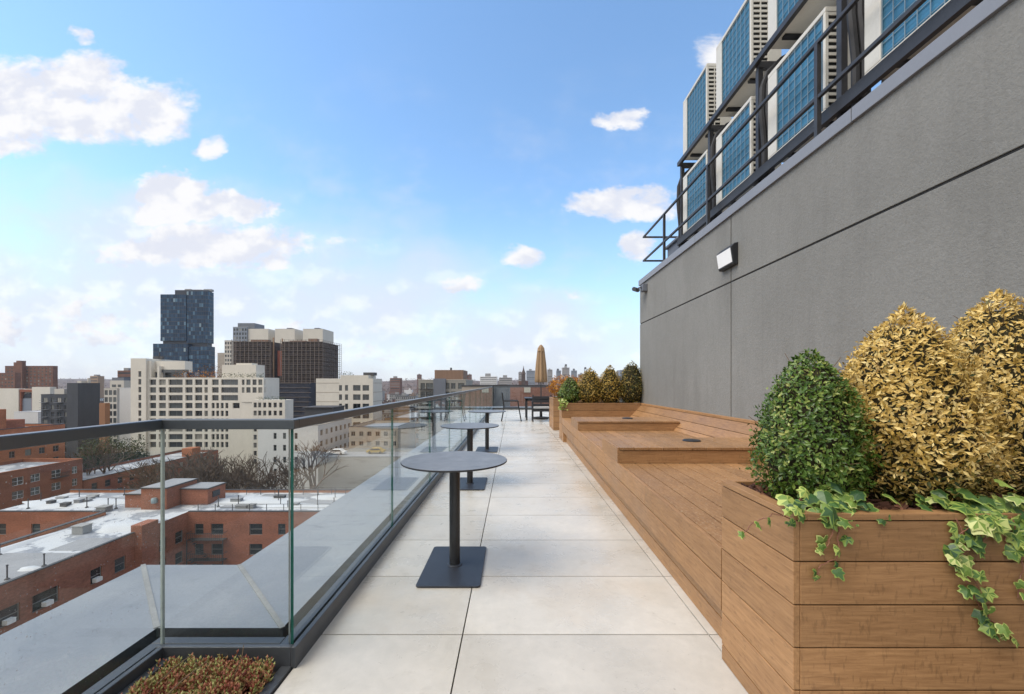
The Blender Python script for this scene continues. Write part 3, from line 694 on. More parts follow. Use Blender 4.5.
# ------------------------------------------------------------------ wooden planters
def planter(label, x0, x1, y0, y1, zt_, rimw=.045, mul_z=.782):
    t = thing('wooden_planter', label, 'planter', ((x0 + x1) / 2, (y0 + y1) / 2, 0), 'brown plank planter boxes')
    zs = [.0, .0695, .2135, .357, .5015, .6475, zt_ - .024]
    b = MB()
    for a, c in zip(zs[:-1], zs[1:]): b.box(x0, x0 + .022, y0 + .001, y1 - .001, a + .0025, c - .0025)
    b.build('side_panel', 'wood_y', t, bevel=.0015)
    b = MB()
    for a, c in zip(zs[:-1], zs[1:]): b.box(x0 + .0235, x1, y0, y0 + .022, a + .0025, c - .0025)
    b.build('front_panel', 'wood_x', t, bevel=.0015)
    b = MB()
    for a, c in zip(zs[:-1], zs[1:]): b.box(x0 + .0235, x1, y1 - .022, y1, a + .0025, c - .0025)
    b.build('back_panel', 'wood_x', t, bevel=.0015)
    b = MB(); b.box(x0 + .022, x1 - .01, y0 + .023, y1 - .023, .01, mul_z - .03); b.build('liner', 'groove', t)
    b = MB(); b.box(x0 - .002, x0 + rimw, y0 - .002, y1 + .001, zt_ - .022, zt_); b.build('rim', 'wood_y', t, bevel=.002)
    b = MB(); b.box(x0 + rimw + .001, x1, y0 - .002, y0 + rimw, zt_ - .022, zt_); b.box(x0 + rimw + .001, x1, y1 - rimw * .5, y1 + .001, zt_ - .022, zt_); b.build('rim', 'wood_x', t, bevel=.002)
    rng = np.random.default_rng(int(y0 * 100)); v_, f = [], []
    b = MB(); b.box(x0 + .03, x1 - .02, y0 + .03, y1 - .03, mul_z - .03, mul_z - .008, 1)
    n_ = 1500 if y0 < 3 else 300
    for _ in range(n_):
        c = Vector((rng.uniform(x0 + .05, min(x1, x0 + 1.6) - .04), rng.uniform(y0 + .05, y1 - .04), mul_z + rng.uniform(-.012, .022)))
        l, w, h = rng.uniform(.012, .032), rng.uniform(.004, .009), rng.uniform(.002, .005)
        m_ = Matrix.Rotation(rng.uniform(0, 6.3), 3, 'Z') @ Matrix.Rotation(rng.normal(0, .35), 3, 'Y') @ Matrix.Rotation(rng.normal(0, .5), 3, 'X')
        b.box(c.x - l, c.x + l, c.y - w, c.y + w, c.z - h, c.z + h, 0, m_)
    ml = b.build('mulch', ['mulch_chip', 'mulch'], t); ml['kind'] = 'stuff'
    return t
planter('brown plank planter in the foreground holding three clipped bushes', .945, 2.5, 1.381, 1.857, .81)
planter('brown plank planter at the far end of the bench with four small bushes', 1.058, 2.76, 8.905, 9.38, .815)
planter('brown plank planter beyond the bench holding orange shrubs', 1.064, 2.7, 10.8, 12.0, .845, mul_z=.78)

# ------------------------------------------------------------------ bushes
def leaves(centres, normals, size, rng, aspect=.5, fold=.25, tilt=.6):
    n = len(centres); nv, nf = [], []
    t1 = np.cross(normals, rng.normal(size=(n, 3))); t1 /= np.linalg.norm(t1, axis=1)[:, None]
    d = t1 + normals * rng.uniform(-.2, tilt * 2, (n, 1)) + np.array([0, 0, .25]); d /= np.linalg.norm(d, axis=1)[:, None]
    s = np.cross(d, normals); s /= np.linalg.norm(s, axis=1)[:, None] + 1e-9; up = np.cross(s, d)
    l = size * rng.uniform(.5, 1.4, (n, 1)); w = l * aspect * .5
    a = centres; tip = a + d * l + up * l * rng.uniform(-.15, .15, (n, 1)); mid = a + d * l * .5
    r1 = mid + s * w + up * w * fold; r2 = mid - s * w + up * w * fold; ctr = mid
    V = np.stack([a, r1, tip, r2, ctr], 1).reshape(-1, 3)
    F_ = []
    for i in range(n):
        k = 5 * i; F_ += [(k, k + 1, k + 4), (k + 1, k + 2, k + 4), (k + 2, k + 3, k + 4), (k + 3, k, k + 4)]
    return V, F_
def bush(label, cx, cy, z0, z1, rad, mat, n, leaf, seed, group, sq=1.0, topk=.72, low=.55, ex=1.45):
    rng = np.random.default_rng(seed); H = z1 - z0; asp = .40 if 'gold' in mat else .5
    t = thing('clipped_bush', label, 'bush', (cx, cy, z0), group)
    def prof(s):   # radius along height, 0..1
        s = np.clip(s, 0, 1)
        return np.where(s < .32, low + (1 - low) * np.sin(np.clip(s / .32, 0, 1) * math.pi / 2), np.power(np.clip(1 - ((s - .32) / .68) ** ex, 0, 1), topk))
    s = rng.uniform(0.0, 1, n * 3); keep = rng.random(n * 3) < (prof(s) * .9 + .12); s = s[keep][:n]; n = len(s)
    an = rng.uniform(0, 2 * math.pi, n)
    lump = 1 + .07 * np.sin(an * 3 + s * 9 + seed) + .06 * np.sin(an * 5 - s * 14 + seed * 2) + .055 * np.sin(an * 9 + s * 23) + .05 * np.sin(an * 14 - s * 37 + seed)
    depth = 1 - np.abs(rng.normal(0, .15, n)); spr = rng.random(n) < .10; depth[spr] += rng.uniform(.02, .17, spr.sum())
    rr = prof(s) * rad * lump * depth
    C = np.stack([cx + rr * np.cos(an), cy + rr * np.sin(an) * sq, z0 + s * H * (1 + .02 * np.sin(an * 4))], 1)
    e = .02; slope = (prof(s + e) - prof(s - e)) / (2 * e) * rad / H
    Nn = np.stack([np.cos(an), np.sin(an), -slope], 1); Nn /= np.linalg.norm(Nn, axis=1)[:, None]
    V, F_ = leaves(C - Nn * leaf * .4, Nn, leaf, rng, asp)
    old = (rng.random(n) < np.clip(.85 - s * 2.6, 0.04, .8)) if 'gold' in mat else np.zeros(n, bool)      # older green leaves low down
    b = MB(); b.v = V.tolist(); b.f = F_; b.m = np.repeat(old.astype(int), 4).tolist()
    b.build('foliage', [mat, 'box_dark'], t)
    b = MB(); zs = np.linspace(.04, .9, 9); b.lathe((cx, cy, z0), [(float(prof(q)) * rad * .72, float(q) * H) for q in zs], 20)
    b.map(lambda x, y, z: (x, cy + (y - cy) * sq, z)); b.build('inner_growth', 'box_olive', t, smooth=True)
    for k in range(5):
        a = k * 1.3; b = MB(); b.tube([(cx, cy, z0 - .06), (cx + .05 * math.cos(a), cy + .05 * math.sin(a), z0 + .08), (cx + rad * .5 * math.cos(a), cy + rad * .4 * math.sin(a), z0 + .25 * H)], [.008, .007, .004], 5); b.build('stem', 'twig', t)
    for k in range(26 if rad < .3 and z0 < .77 else (40 if z0 < .77 else 0)):
        sk = rng.uniform(.08, .9); a = rng.uniform(0, 6.28); r_ = float(prof(sk)) * rad; o_ = rng.uniform(.005, .03); a2 = a + rng.normal(0, .15)
        b = MB(); b.tube([(cx + r_ * .6 * math.cos(a), cy + r_ * .6 * math.sin(a) * sq, z0 + sk * H - .03), (cx + (r_ + o_) * math.cos(a2), cy + (r_ + o_) * math.sin(a2) * sq, z0 + sk * H + rng.uniform(.0, .07))], [.0022, .001], 4); b.build('twig', 'twig', t)
    return t
GN = 'clipped bushes in the foreground planter'; GF = 'small clipped bushes in the far planter'
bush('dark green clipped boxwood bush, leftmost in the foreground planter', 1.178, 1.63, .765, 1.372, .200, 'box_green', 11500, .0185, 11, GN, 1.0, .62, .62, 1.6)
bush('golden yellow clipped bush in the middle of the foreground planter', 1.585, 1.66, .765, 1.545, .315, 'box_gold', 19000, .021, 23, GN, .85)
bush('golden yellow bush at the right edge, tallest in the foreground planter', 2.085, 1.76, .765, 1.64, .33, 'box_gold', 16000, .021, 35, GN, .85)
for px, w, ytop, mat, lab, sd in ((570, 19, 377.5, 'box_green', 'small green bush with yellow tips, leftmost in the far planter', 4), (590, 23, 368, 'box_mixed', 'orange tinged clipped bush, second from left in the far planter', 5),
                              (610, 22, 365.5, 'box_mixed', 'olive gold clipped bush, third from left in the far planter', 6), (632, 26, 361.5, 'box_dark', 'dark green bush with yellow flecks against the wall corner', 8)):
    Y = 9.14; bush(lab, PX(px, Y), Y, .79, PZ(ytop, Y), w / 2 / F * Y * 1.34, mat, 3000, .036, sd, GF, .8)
def loose_shrub(label, cx, cy, z0, h, rad, seed):
    rng = np.random.default_rng(seed); t = thing('orange_shrub', label, 'shrub', (cx, cy, z0), 'orange shrubs beyond the bench')
    n = 1500; p = rng.normal(size=(n, 3)); p /= np.linalg.norm(p, axis=1)[:, None]; r_ = rng.uniform(.35, 1, (n, 1)) ** .5
    C = np.array([cx, cy, z0 + h * .55]) + p * r_ * np.array([rad, rad, h * .5]) * (1 + .2 * np.sin(p[:, :1] * 5 + seed))
    V, F_ = leaves(C, p, .05, rng); b = MB(); b.v = V.tolist(); b.f = F_; b.m = [0] * len(F_); b.build('foliage', 'orange_leaf', t)
    b = MB()
    for k in range(7):
        a = k * .9; b.tube([(cx, cy, z0 - .05), (cx + rad * .3 * math.cos(a), cy + rad * .3 * math.sin(a), z0 + h * .4), (cx + rad * .75 * math.cos(a), cy + rad * .75 * math.sin(a), z0 + h * .85)], [.01, .007, .003], 5)
    b.build('stem', 'twig', t)
loose_shrub('airy orange leaved shrub, closest to the folded umbrella', 1.30, 11.5, .79, .62, .38, 2)
loose_shrub('airy orange leaved shrub beside the small green bush', 1.75, 11.3, .79, .66, .40, 5)
loose_shrub('orange shrub half hidden behind the small clipped bushes', 2.30, 11.4, .79, .58, .36, 9)
# pale creeper at the far planter corner
rng = np.random.default_rng(8); C = np.stack([rng.uniform(1.02, 1.16, 120), rng.uniform(8.86, 9.05, 120), rng.uniform(.66, .90, 120)], 1)
V, F_ = leaves(C, np.tile([0, -.8, .6], (120, 1)) + rng.normal(0, .2, (120, 3)), .055, rng, .8); b = MB(); b.v = V.tolist(); b.f = F_; b.m = [0] * len(F_)
o = b.build('creeper', 'ivy_pale', org=(1.08, 8.95, .8)); meta(o, 'pale green creeper spilling over the far planter corner', 'ivy')

# ------------------------------------------------------------------ ivy
LOBE = [(0, .02), (.20, -.14), (.42, -.10), (.50, .14), (.42, .28), (.56, .56), (.40, .62), (.24, .66), (.10, .92), (0, 1.02), (-.10, .92), (-.24, .66), (-.40, .62), (-.56, .56), (-.42, .28), (-.50, .14), (-.42, -.10), (-.20, -.14)]
def ivy(label, strands, crown, seed):
    rng = np.random.default_rng(seed); t = thing('ivy', label, 'ivy', crown[0])
    lv = MB(); st = MB()
    def leaf(p, nrm, down, s):
        s *= .97
        nrm = Vector(nrm).normalized(); d = Vector(down); d = (d - nrm * d.dot(nrm)).normalized(); sd = nrm.cross(d)
        c = Vector(p); ctr = (0, .33)
        jit = [1 + rng.normal(0, .10) for _ in LOBE]; curl = rng.uniform(-.25, .75)
        def w(q, k, lift): x, y = ctr[0] + (q[0] - ctr[0]) * k, ctr[1] + (q[1] - ctr[1]) * k; return c + sd * x * s + d * y * s + nrm * (lift - (abs(x) * .35 + curl * y * y * .6)) * s
        o_ = [w(q, 1 * j, 0) for q, j in zip(LOBE, jit)]; i_ = [w(q, .84 * j * (1 + rng.normal(0, .10)), .02) for q, j in zip(LOBE, jit)]; cc = w(ctr, 1, .05)
        n_ = len(o_); b0 = len(lv.v); lv.v += [tuple(x) for x in o_ + i_] + [tuple(cc)]
        pale = rng.random() < .5
        for k in range(n_):
            k2 = (k + 1) % n_
            lv.f.append((b0 + k, b0 + k2, b0 + n_ + k2, b0 + n_ + k)); lv.m.append(1)
            lv.f.append((b0 + n_ + k, b0 + n_ + k2, b0 + 2 * n_)); lv.m.append(1 if pale and rng.random() < .5 else 0)
    for (pts, n_, s0, s1) in strands:
        pts = [Vector(p) for p in pts]
        fine = []
        for i in range(len(pts) - 1):
            for k in range(5):
                a = k / 5; fine.append(pts[i].lerp(pts[i + 1], a) + Vector(rng.normal(0, .003, 3)))
        fine.append(pts[-1]); st.tube(fine, .0017, 5)
        for k in range(n_):
            q = (k + .6) / n_ * (len(fine) - 1); i = min(int(q), len(fine) - 2); p = fine[i].lerp(fine[i + 1], q - i)
            off = Vector((rng.normal(0, .016), -abs(rng.normal(.008, .008)), rng.normal(0, .010)))
            nrm = (rng.normal(0, .6), -1 + rng.normal(0, .3), .5 + rng.normal(0, .5))
            leaf(p + off, nrm, (rng.normal(0, .7), -.2, -1), (s0 + (s1 - s0) * k / n_) * rng.uniform(.8, 1.4))
    (c, (rx, ry, rz), n_, s) = crown
    for _ in range(n_):
        p = Vector(c) + Vector((rng.normal(0, rx), rng.normal(0, ry), abs(rng.normal(0, rz))))
        leaf(p, (rng.normal(0, .5), -.7 + rng.normal(0, .35), 1), (rng.normal(0, 1), -1, rng.normal(-.3, .4)), s * rng.uniform(.75, 1.4))
    lv.build('leaves', ['ivy_dark', 'ivy_pale'], t); st.build('vine', 'stem', t)
Yf = 1.372
def q(px, py, Y=Yf): return tuple(P(px, py, Y))
ivy('variegated ivy trailing over the left corner of the foreground planter',
    [([q(830, 505, 1.45), q(838, 512), q(830, 540), q(822, 556)], 7, .04, .03), ([q(838, 507, 1.44), q(840, 525), q(836, 560), q(820, 566), q(816, 580)], 8, .034, .02),
     ([q(815, 505, 1.45), q(790, 514, 1.40), q(770, 516, 1.37), q(752, 524, 1.37), q(744, 533, 1.38)], 5, .03, .017), ([q(845, 500, 1.46), q(862, 508, 1.42), q(880, 512, 1.40)], 7, .038, .034),
     ([q(800, 500, 1.46), q(792, 512, 1.38), q(797, 524, 1.37)], 5, .042, .034)],
    ((1.12, 1.43, .80), (.062, .026, .035), 40, .045), 5)
ivy('variegated ivy cascading down the front of the foreground planter at right',
    [([q(960, 505, 1.44), q(958, 520), q(966, 555), q(962, 575), q(975, 600), q(992, 622), q(1005, 634)], 16, .042, .032), ([q(985, 505, 1.44), q(990, 520), q(985, 540), q(975, 548)], 9, .052, .04),
     ([q(1000, 500, 1.45), q(1012, 520), q(1020, 545)], 9, .05, .04), ([q(962, 560), q(978, 585), q(988, 620), q(1012, 640)], 9, .036, .028),
     ([q(975, 505, 1.44), q(970, 525), q(952, 545), q(948, 560)], 8, .048, .038), ([q(1005, 500, 1.45), q(1005, 540), q(1022, 560), q(1018, 598)], 8, .044, .03),
     ([q(990, 500, 1.45), q(978, 515, 1.38), q(1003, 530)], 9, .055, .045)],
    ((1.60, 1.435, .80), (.085, .030, .038), 58, .048), 17)

# ------------------------------------------------------------------ bistro tables
def bistro(x, y, label, first=[None]):
    if first[0] is not None:
        f0, fx, fy = first[0]; return copy_tree(f0, (x - fx, y - fy, 0), label)
    t = thing('bistro_table', label, 'table', (x, y, 0), 'round bistro tables along the glass railing')
    b = MB(); b.lathe((x, y, 0), [(.346, .716), (.354, .718)], 64, 1)
    b = MB(); r_ = .357
    b.lathe((x, y, 0), [(r_ - .006, .714), (r_, .717), (r_, .7245), (r_ - .002, .726)], 72, 1); 
    ang = [2 * math.pi * k / 72 for k in range(72)]
    b.face([(x + (r_ - .002) * math.cos(a), y + (r_ - .002) * math.sin(a), .7263) for a in ang], 0)
    b.build('tabletop', ['tabletop', 'tableedge'], t)
    b = MB(); b.tube([(x, y, .010), (x, y, .708)], .036, 32); b.build('column', 'black', t, smooth='auto')
    b = MB(); b.box(x - .13, x + .13, y - .13, y + .13, .7075, .7135); b.build('bracket', 'black', t)
    b = MB()
    w, l, rc = .198, .305, .022; pr = []
    for sx, sy, a0 in ((1, -1, -90), (1, 1, 0), (-1, 1, 90), (-1, -1, 180)):
        for k in range(5): a = R(a0 + 22.5 * k); pr.append((x + sx * (w - rc) + rc * math.cos(a), y + sy * (l - rc) + rc * math.sin(a)))
    b.prism(pr, 'z', .004, .0135); b.lathe((x, y, 0), [(.052, .0135), (.050, .019), (.040, .021)], 32); b.build('base_plate', 'plate', t, bevel=.002)
    for sx in (-1, 1):
        for sy in (-1, 1): b = MB(); b.tube([(x + sx * .16, y + sy * .26, 0), (x + sx * .16, y + sy * .26, .004)], .014, 10); b.build('glide', 'black', t)
    first[0] = (t, x, y); return t
bistro(-.398, 2.80, 'nearest round grey bistro table on a black pedestal')
bistro(-.532, 5.07, 'middle round grey bistro table beside the glass railing')
bistro(-.485, 7.67, 'farthest round grey bistro table beside the glass railing')

# ------------------------------------------------------------------ far dining set
t = thing('dining_table', 'black square dining table under the folded umbrella', 'table', (.95, 14.3, 0))
b = MB()
for k in range(8): b.box(.40 + .137 * k, .40 + .137 * k + .130, 13.78, 14.9, .715, .74)
b.build('tabletop', 'slat', t, bevel=.003)
b = MB(); b.box(.44, 1.46, 13.82, 13.86, .65, .714); b.box(.44, 1.46, 14.82, 14.86, .65, .714); b.build('apron', 'slat', t)
for x in (.44, 1.42):
    for y in (13.82, 14.82): b = MB(); b.box(x, x + .05, y, y + .05, 0, .714); b.build('leg', 'slat', t)
def armchair(cx, cy, rot, label, group=None):
    t = thing('slat_armchair', label, 'chair', (cx, cy, 0), group); rz = Matrix.Rotation(rot, 3, 'Z')
    def put(b, n, m='slat', par=None):
        b.map(lambda x, y, z: (lambda v: (v.x + cx, v.y + cy, v.z))(rz @ Vector((x, y, z)))); return b.build(n, m, par or t, bevel=.003)
    for sx in (-1, 1):
        b = MB(); b.box(sx * .29 - .02, sx * .29 + .02, -.27, -.225, 0, .87); put(b, 'leg')
        b = MB(); b.box(sx * .29 - .02, sx * .29 + .02, .225, .27, 0, .63); put(b, 'leg')
        b = MB(); b.box(sx * .29 - .03, sx * .29 + .03, -.224, .28, .631, .655); put(b, 'armrest')
    b = MB()
    for k in range(5): b.box(-.265, .265, -.22 + .098 * k, -.22 + .098 * k + .088, .40, .42)
    put(b, 'seat')
    b = MB(); b.box(-.255, .255, -.21, .25, .4205, .465); put(b, 'cushion', 'cushion')
    b = MB()
    for z in (.50, .62, .74): b.box(-.268, .268, -.262, -.24, z, z + .085)
    put(b, 'backrest')
    b = MB(); b.box(-.268, .268, .23, .26, .33, .39); b.box(-.268, .268, -.26, -.23, .33, .39); b.box(-.268, .268, -.26, -.23, .12, .16); put(b, 'stretcher')
armchair(.93, 13.42, 0, 'black slatted armchair with its back to the camera at the dining table')
armchair(1.9, 14.35, R(90), 'black slatted armchair at the right side of the dining table')
t = thing('metal_chair', 'thin black metal chair with armrests left of the dining table', 'chair', (-.02, 13.6, 0))
def wtube(pts, r, name): b = MB(); b.tube(pts, r, 8); b.build(name, 'black', t, smooth='auto')
for y in (13.36, 13.84):
    wtube([(-.36, y, .93), (-.30, y, .46), (-.33, y, .25), (-.38, y, 0)], .018, 'leg')
    wtube([(.16, y, .66), (.19, y, .45), (.27, y, 0)], .018, 'leg')
    wtube([(-.325, y, .66), (-.1, y, .665), (.16, y, .66)], .02, 'armrest')
b = MB(); b.box(-.29, .19, 13.38, 13.82, .44, .458); b.build('seat', 'black', t, bevel=.004)
b = MB()
for k in range(7):
    yy = 13.38 + .44 * k / 6; b.tube([(-.30, yy, .47), (-.355, yy, .92)], .011, 6)
b.tube([(-.36, 13.36, .93), (-.36, 13.84, .93)], .013, 8); b.build('backrest', 'black', t, smooth='auto')
b = MB(); b.tube([(-.30, 13.36, .44), (-.30, 13.84, .44)], .012, 8); b.tube([(.19, 13.36, .44), (.19, 13.84, .44)], .012, 8); b.build('stretcher', 'black', t)
# umbrella
UX, UY = PX(541, 14.3), 14.3
t = thing('patio_umbrella', 'tan canvas patio umbrella folded shut on its pole', 'umbrella', (UX, UY, 0))
b = MB(); b.tube([(UX, UY, .05), (UX, UY, 2.56)], .021, 12); b.build('pole', 'steel', t, smooth='auto')
b = MB(); b.lathe((UX, UY, 0), [(.26, 0), (.26, .05), (.20, .07), (.05, .085), (.045, .30), (.022, .31)], 28); b.build('base', 'black', t, smooth='auto')
def fold(a, i): return 1 + .17 * math.cos(8 * a) * min(1, .35 + i * .14) + .05 * math.sin(3 * a)
b = MB(); b.lathe((UX, UY, 0), [(.165, 1.27), (.19, 1.30), (.186, 1.45), (.176, 1.65), (.158, 1.9), (.134, 2.15), (.118, 2.34), (.105, 2.46), (.055, 2.55), (.02, 2.585)][::1], 64, mod=lambda a, i: fold(a, 9 - i) )
b.build('canopy', 'umbrella', t, smooth=True)
b = MB(); b.lathe((UX, UY, 0), [(.115, 2.33), (.130, 2.34), (.124, 2.40), (.106, 2.41)], 32); b.build('vent_flap', 'umbrella', t, smooth=True)
b = MB()
for k in range(8):
    a = k * math.pi / 4; b.tube([(UX + .09 * math.cos(a), UY + .09 * math.sin(a), 1.20), (UX + .08 * math.cos(a), UY + .08 * math.sin(a), 1.5)], .008, 6)
b.build('rib_ends', 'steel', t)

# ------------------------------------------------------------------ CITY
WCACHE = {}
def win_mesh(w, h, style):
    """returns (frame mesh, pane mesh)"""
    key = (round(w, 2), round(h, 2), style)
    if key in WCACHE: return WCACHE[key]
    b = MB(); p = MB(); fw = .07; hw_, hh = w / 2, h / 2
    p.box(-hw_ + .01, hw_ - .01, .021, .05, -hh + .01, hh - .01, 1)
    b.box(-hw_, hw_, -.03, .02, -hh, -hh + fw); b.box(-hw_, hw_, -.03, .02, hh - fw, hh)
    b.box(-hw_, -hw_ + fw, -.03, .02, -hh + fw, hh - fw); b.box(hw_ - fw, hw_, -.03, .02, -hh + fw, hh - fw)
    if style == 'sash': b.box(-hw_ + fw, hw_ - fw, -.02, .018, -.035, .035)
    if style in ('pair', 'wide', 'sashpair'):
        n = 2 if style != 'wide' else 4
        for k in range(1, n): x = -hw_ + w * k / n; b.box(x - .04, x + .04, -.02, .018, -hh + fw, hh - fw)
    if style == 'sashpair': b.box(-hw_ + fw, hw_ - fw, -.018, .0175, -.03, .03)
    res = []
    for q_, nm in ((b, 'window'), (p, 'pane')):
        me_o = q_.build('window_source', ['trim_w', 'pane'], None, (0, 0, 0)); me = me_o.data
        bpy.data.objects.remove(me_o); me.name = nm; res.append(me)
    WCACHE[key] = tuple(res); return WCACHE[key]
M['trim_w'] = simple('window_frame', (.17, .165, .16), .6, 0, .1)
M['trim_dk'] = simple('dark_window_frame', (.05, .05, .055), .6, 0, .1)
def facade(mb, parent, plane, c, u0, u1, z0, z1, cols, rows, style='pair', depth=.22, mi=0, count=None, sill=None, skip=None, fm=None):
    """wall sheet with real openings; plane '-y' (u=x) or '+x' (u=y). cols/rows = list of (a,b) opening intervals."""
    us = sorted({u0, u1, *[x for a in cols for x in a]}); vs = sorted({z0, z1, *[x for a in rows for x in a]})
    cs = {round(a[0], 4): a for a in cols}; rs = {round(a[0], 4): a for a in rows}
    pnt = (lambda a, z, d=0: (a, c + d, z)) if plane == '-y' else (lambda a, z, d=0: (c - d, a, z))
    for i in range(len(us) - 1):
        for j in range(len(vs) - 1):
            a, b_, z, w = us[i], us[i + 1], vs[j], vs[j + 1]
            hole = round(a, 4) in cs and round(z, 4) in rs and not (skip and skip(cols.index(cs[round(a, 4)]), rows.index(rs[round(z, 4)])))
            if not hole:
                mb.face([pnt(a, z), pnt(b_, z), pnt(b_, w), pnt(a, w)], mi); continue
            for (p, q_) in (((a, z), (b_, z)), ((b_, z), (b_, w)), ((b_, w), (a, w)), ((a, w), (a, z))):
                mb.face([pnt(*p), pnt(*q_), pnt(*q_, depth), pnt(*p, depth)], mi)
            me = win_mesh(b_ - a, w - z, style if not callable(style) else style(b_ - a))
            o_ = wloc(parent); pos = Vector(pnt((a + b_) / 2, (z + w) / 2, depth - .05)) - o_
            if count is not None and count[0] >= 100:
                # beyond a hundred windows: collected into one part
                count[1].append((me, pos, 0 if plane == '-y' else R(90)))
                continue
            wo_ = bpy.data.objects.new('window', me[0]); COL.objects.link(wo_); pn_ = bpy.data.objects.new('pane', me[1]); COL.objects.link(pn_); pn_.parent = wo_; wo_.parent = parent; wo_.location = pos
            if plane == '+x': wo_.rotation_euler = (0, 0, R(90))
            if fm: wo_.material_slots[0].link = 'OBJECT'; wo_.material_slots[0].material = M[fm]
            if count is not None: count[0] += 1
def flush_windows(parent, count):
    if not count[1]: return
    b = MB()
    for me, pos, rz in count[1]:
        mt = Matrix.Translation(pos + wloc(parent)) @ Matrix.Rotation(rz, 4, 'Z'); n0 = len(b.v)
        for m1 in me:
            n0 = len(b.v); b.v += [tuple(mt @ v_.co) for v_ in m1.vertices]
            for p in m1.polygons: b.f.append(tuple(i + n0 for i in p.vertices)); b.m.append(p.material_index)
    o = b.build('windows', ['trim_w', 'pane_far'], parent); o['kind'] = 'stuff'
def spread(u0, u1, n, w, m0=0, m1=0):
    """n openings of width w evenly between u0+m0 and u1-m1"""
    a, b_ = u0 + m0, u1 - m1; s_ = (b_ - a) / n
    return [(a + s_ * (k + .5) - w / 2, a + s_ * (k + .5) + w / 2) for k in range(n)]
def rows_from(ztop, first, fh, h, n): return [(ztop - first - fh * k - h, ztop - first - fh * k) for k in range(n)]
def rect_building(name, label, x0, x1, y0, y1, zt, wall, roof='roof_grey', fcols=None, frows=None, fstyle='pair', ecols=None, erows=None, estyle='pair', cap='trim', par=.7, group=None, cat='building', depth=.22, fm=None):
    t = thing(name, label, cat, ((x0 + x1) / 2, (y0 + y1) / 2, GZ), group); cnt = [0, []]
    b = MB()
    facade(b, t, '-y', y0, x0, x1, GZ, zt, fcols or [], frows or [], fstyle, depth, count=cnt)
    facade(b, t, '+x', x1, y0, y1, GZ, zt, ecols or [], erows or [], estyle, depth, count=cnt, fm=fm)
    b.face([(x0, y1, GZ), (x0, y0, GZ), (x0, y0, zt), (x0, y1, zt)]); b.face([(x1, y1, GZ), (x0, y1, GZ), (x0, y1, zt), (x1, y1, zt)])
    w = .3; ix0, ix1, iy0, iy1 = x0 + w, x1 - w, y0 + w, y1 - w
    for p, q_ in (((ix0, iy0), (ix1, iy0)), ((ix1, iy0), (ix1, iy1)), ((ix1, iy1), (ix0, iy1)), ((ix0, iy1), (ix0, iy0))):
        b.face([(*q_, zt - par), (*p, zt - par), (*p, zt), (*q_, zt)])
    b.build('wall', wall, t)
    b = MB(); b.face([(ix0, iy0, zt - par), (ix1, iy0, zt - par), (ix1, iy1, zt - par), (ix0, iy1, zt - par)]); b.build('roof', roof, t)
    if cap:
        b = MB(); o_ = .06
        b.box(x0 - o_, x1 + o_, y0 - o_, y0 + w + .02, zt, zt + .14); b.box(x0 - o_, x1 + o_, y1 - w - .02, y1 + o_, zt, zt + .14)
        b.box(x0 - o_, x0 + w + .02, y0 + w + .02, y1 - w - .02, zt, zt + .14); b.box(x1 - w - .02, x1 + o_, y0 + w + .02, y1 - w - .02, zt, zt + .14); b.build('parapet_cap', cap, t)
    flush_windows(t, cnt); return t
def part_box(t, name, mat, *bx):
    for q_ in bx: b = MB(); b.box(*q_); o = b.build(name, mat, t)
    return o

# ---- near brick apartment block, a cross wing facing us with a long wing coming forward
ZB = -17.6
nb = thing('brick_apartments', 'red brick apartment block with snowy flat roofs just below the terrace', 'building', (-50, 60, GZ)); cnt = [0, []]
b = MB(); CW0, CW1, CWY0, CWY1 = -78.0, -19.0, 60.0, 72.5
NX0, NX1, NY0 = -60.0, -47.6, 14.0
rw = rows_from(ZB, 1.75, 2.95, 1.65, 5)
facade(b, nb, '-y', CWY0, NX1, CW1, GZ, ZB, [(-46.6, -45.3), (-44.2, -42.4), (-38.6, -36.7), (-34.4, -33.3), (-31.0, -29.2), (-27, -25.2), (-23, -21.5)], rw, 'sash', .22, count=cnt)
facade(b, nb, '-y', CWY0, CW0, NX0, GZ, ZB, [(-75.5, -74.2), (-70.5, -69.2), (-66.0, -64.5)], rw, 'sash', .22, count=cnt)
b.face([(CW1, CWY0, GZ), (CW1, CWY1, GZ), (CW1, CWY1, ZB), (CW1, CWY0, ZB)]); b.face([(CW0, CWY1, GZ), (CW1, CWY1, GZ), (CW1, CWY1, ZB), (CW0, CWY1, ZB)])
# forward wing east wall, with a shallow projection and a taller pier
rw2 = rows_from(ZB, 2.3, 2.95, 1.7, 4)
facade(b, nb, '+x', NX1, NY0, 43.6, GZ, ZB, [(17, 19), (22, 24), (27, 28.6), (31.5, 33.4), (37.6, 39.6), (40.6, 43.0)], rw2, 'sash', .22, count=cnt)
b.face([(NX1, 43.6, GZ), (NX1 - .7, 43.6, GZ), (NX1 - .7, 43.6, ZB), (NX1, 43.6, ZB)])
b.face([(NX1, 45.4, ZB), (NX1, 43.6, ZB), (NX1, 43.6, GZ), (NX1, 45.4, GZ)])
facade(b, nb, '+x', NX1 - .001, 45.4, 51.6, GZ, ZB, [(46.2, 47.5), (49.0, 50.4)], rw2, 'sash', .22, count=cnt)
b.box(NX1 - .5, NX1 + .9, 51.6, 54.0, GZ, ZB + .9)
facade(b, nb, '+x', NX1 - .002, 54.0, CWY0, GZ, ZB, [(55.2, 56.3), (57.8, 59.2)], rw2, 'sash', .22, count=cnt)
b.face([(NX0, CWY0, GZ), (NX0, NY0, GZ), (NX0, NY0, ZB), (NX0, CWY0, ZB)]); b.face([(NX0, NY0, GZ), (NX1, NY0, GZ), (NX1, NY0, ZB), (NX0, NY0, ZB)])
b.build('wall', 'brick', nb)
b = MB(); zr = ZB - .45
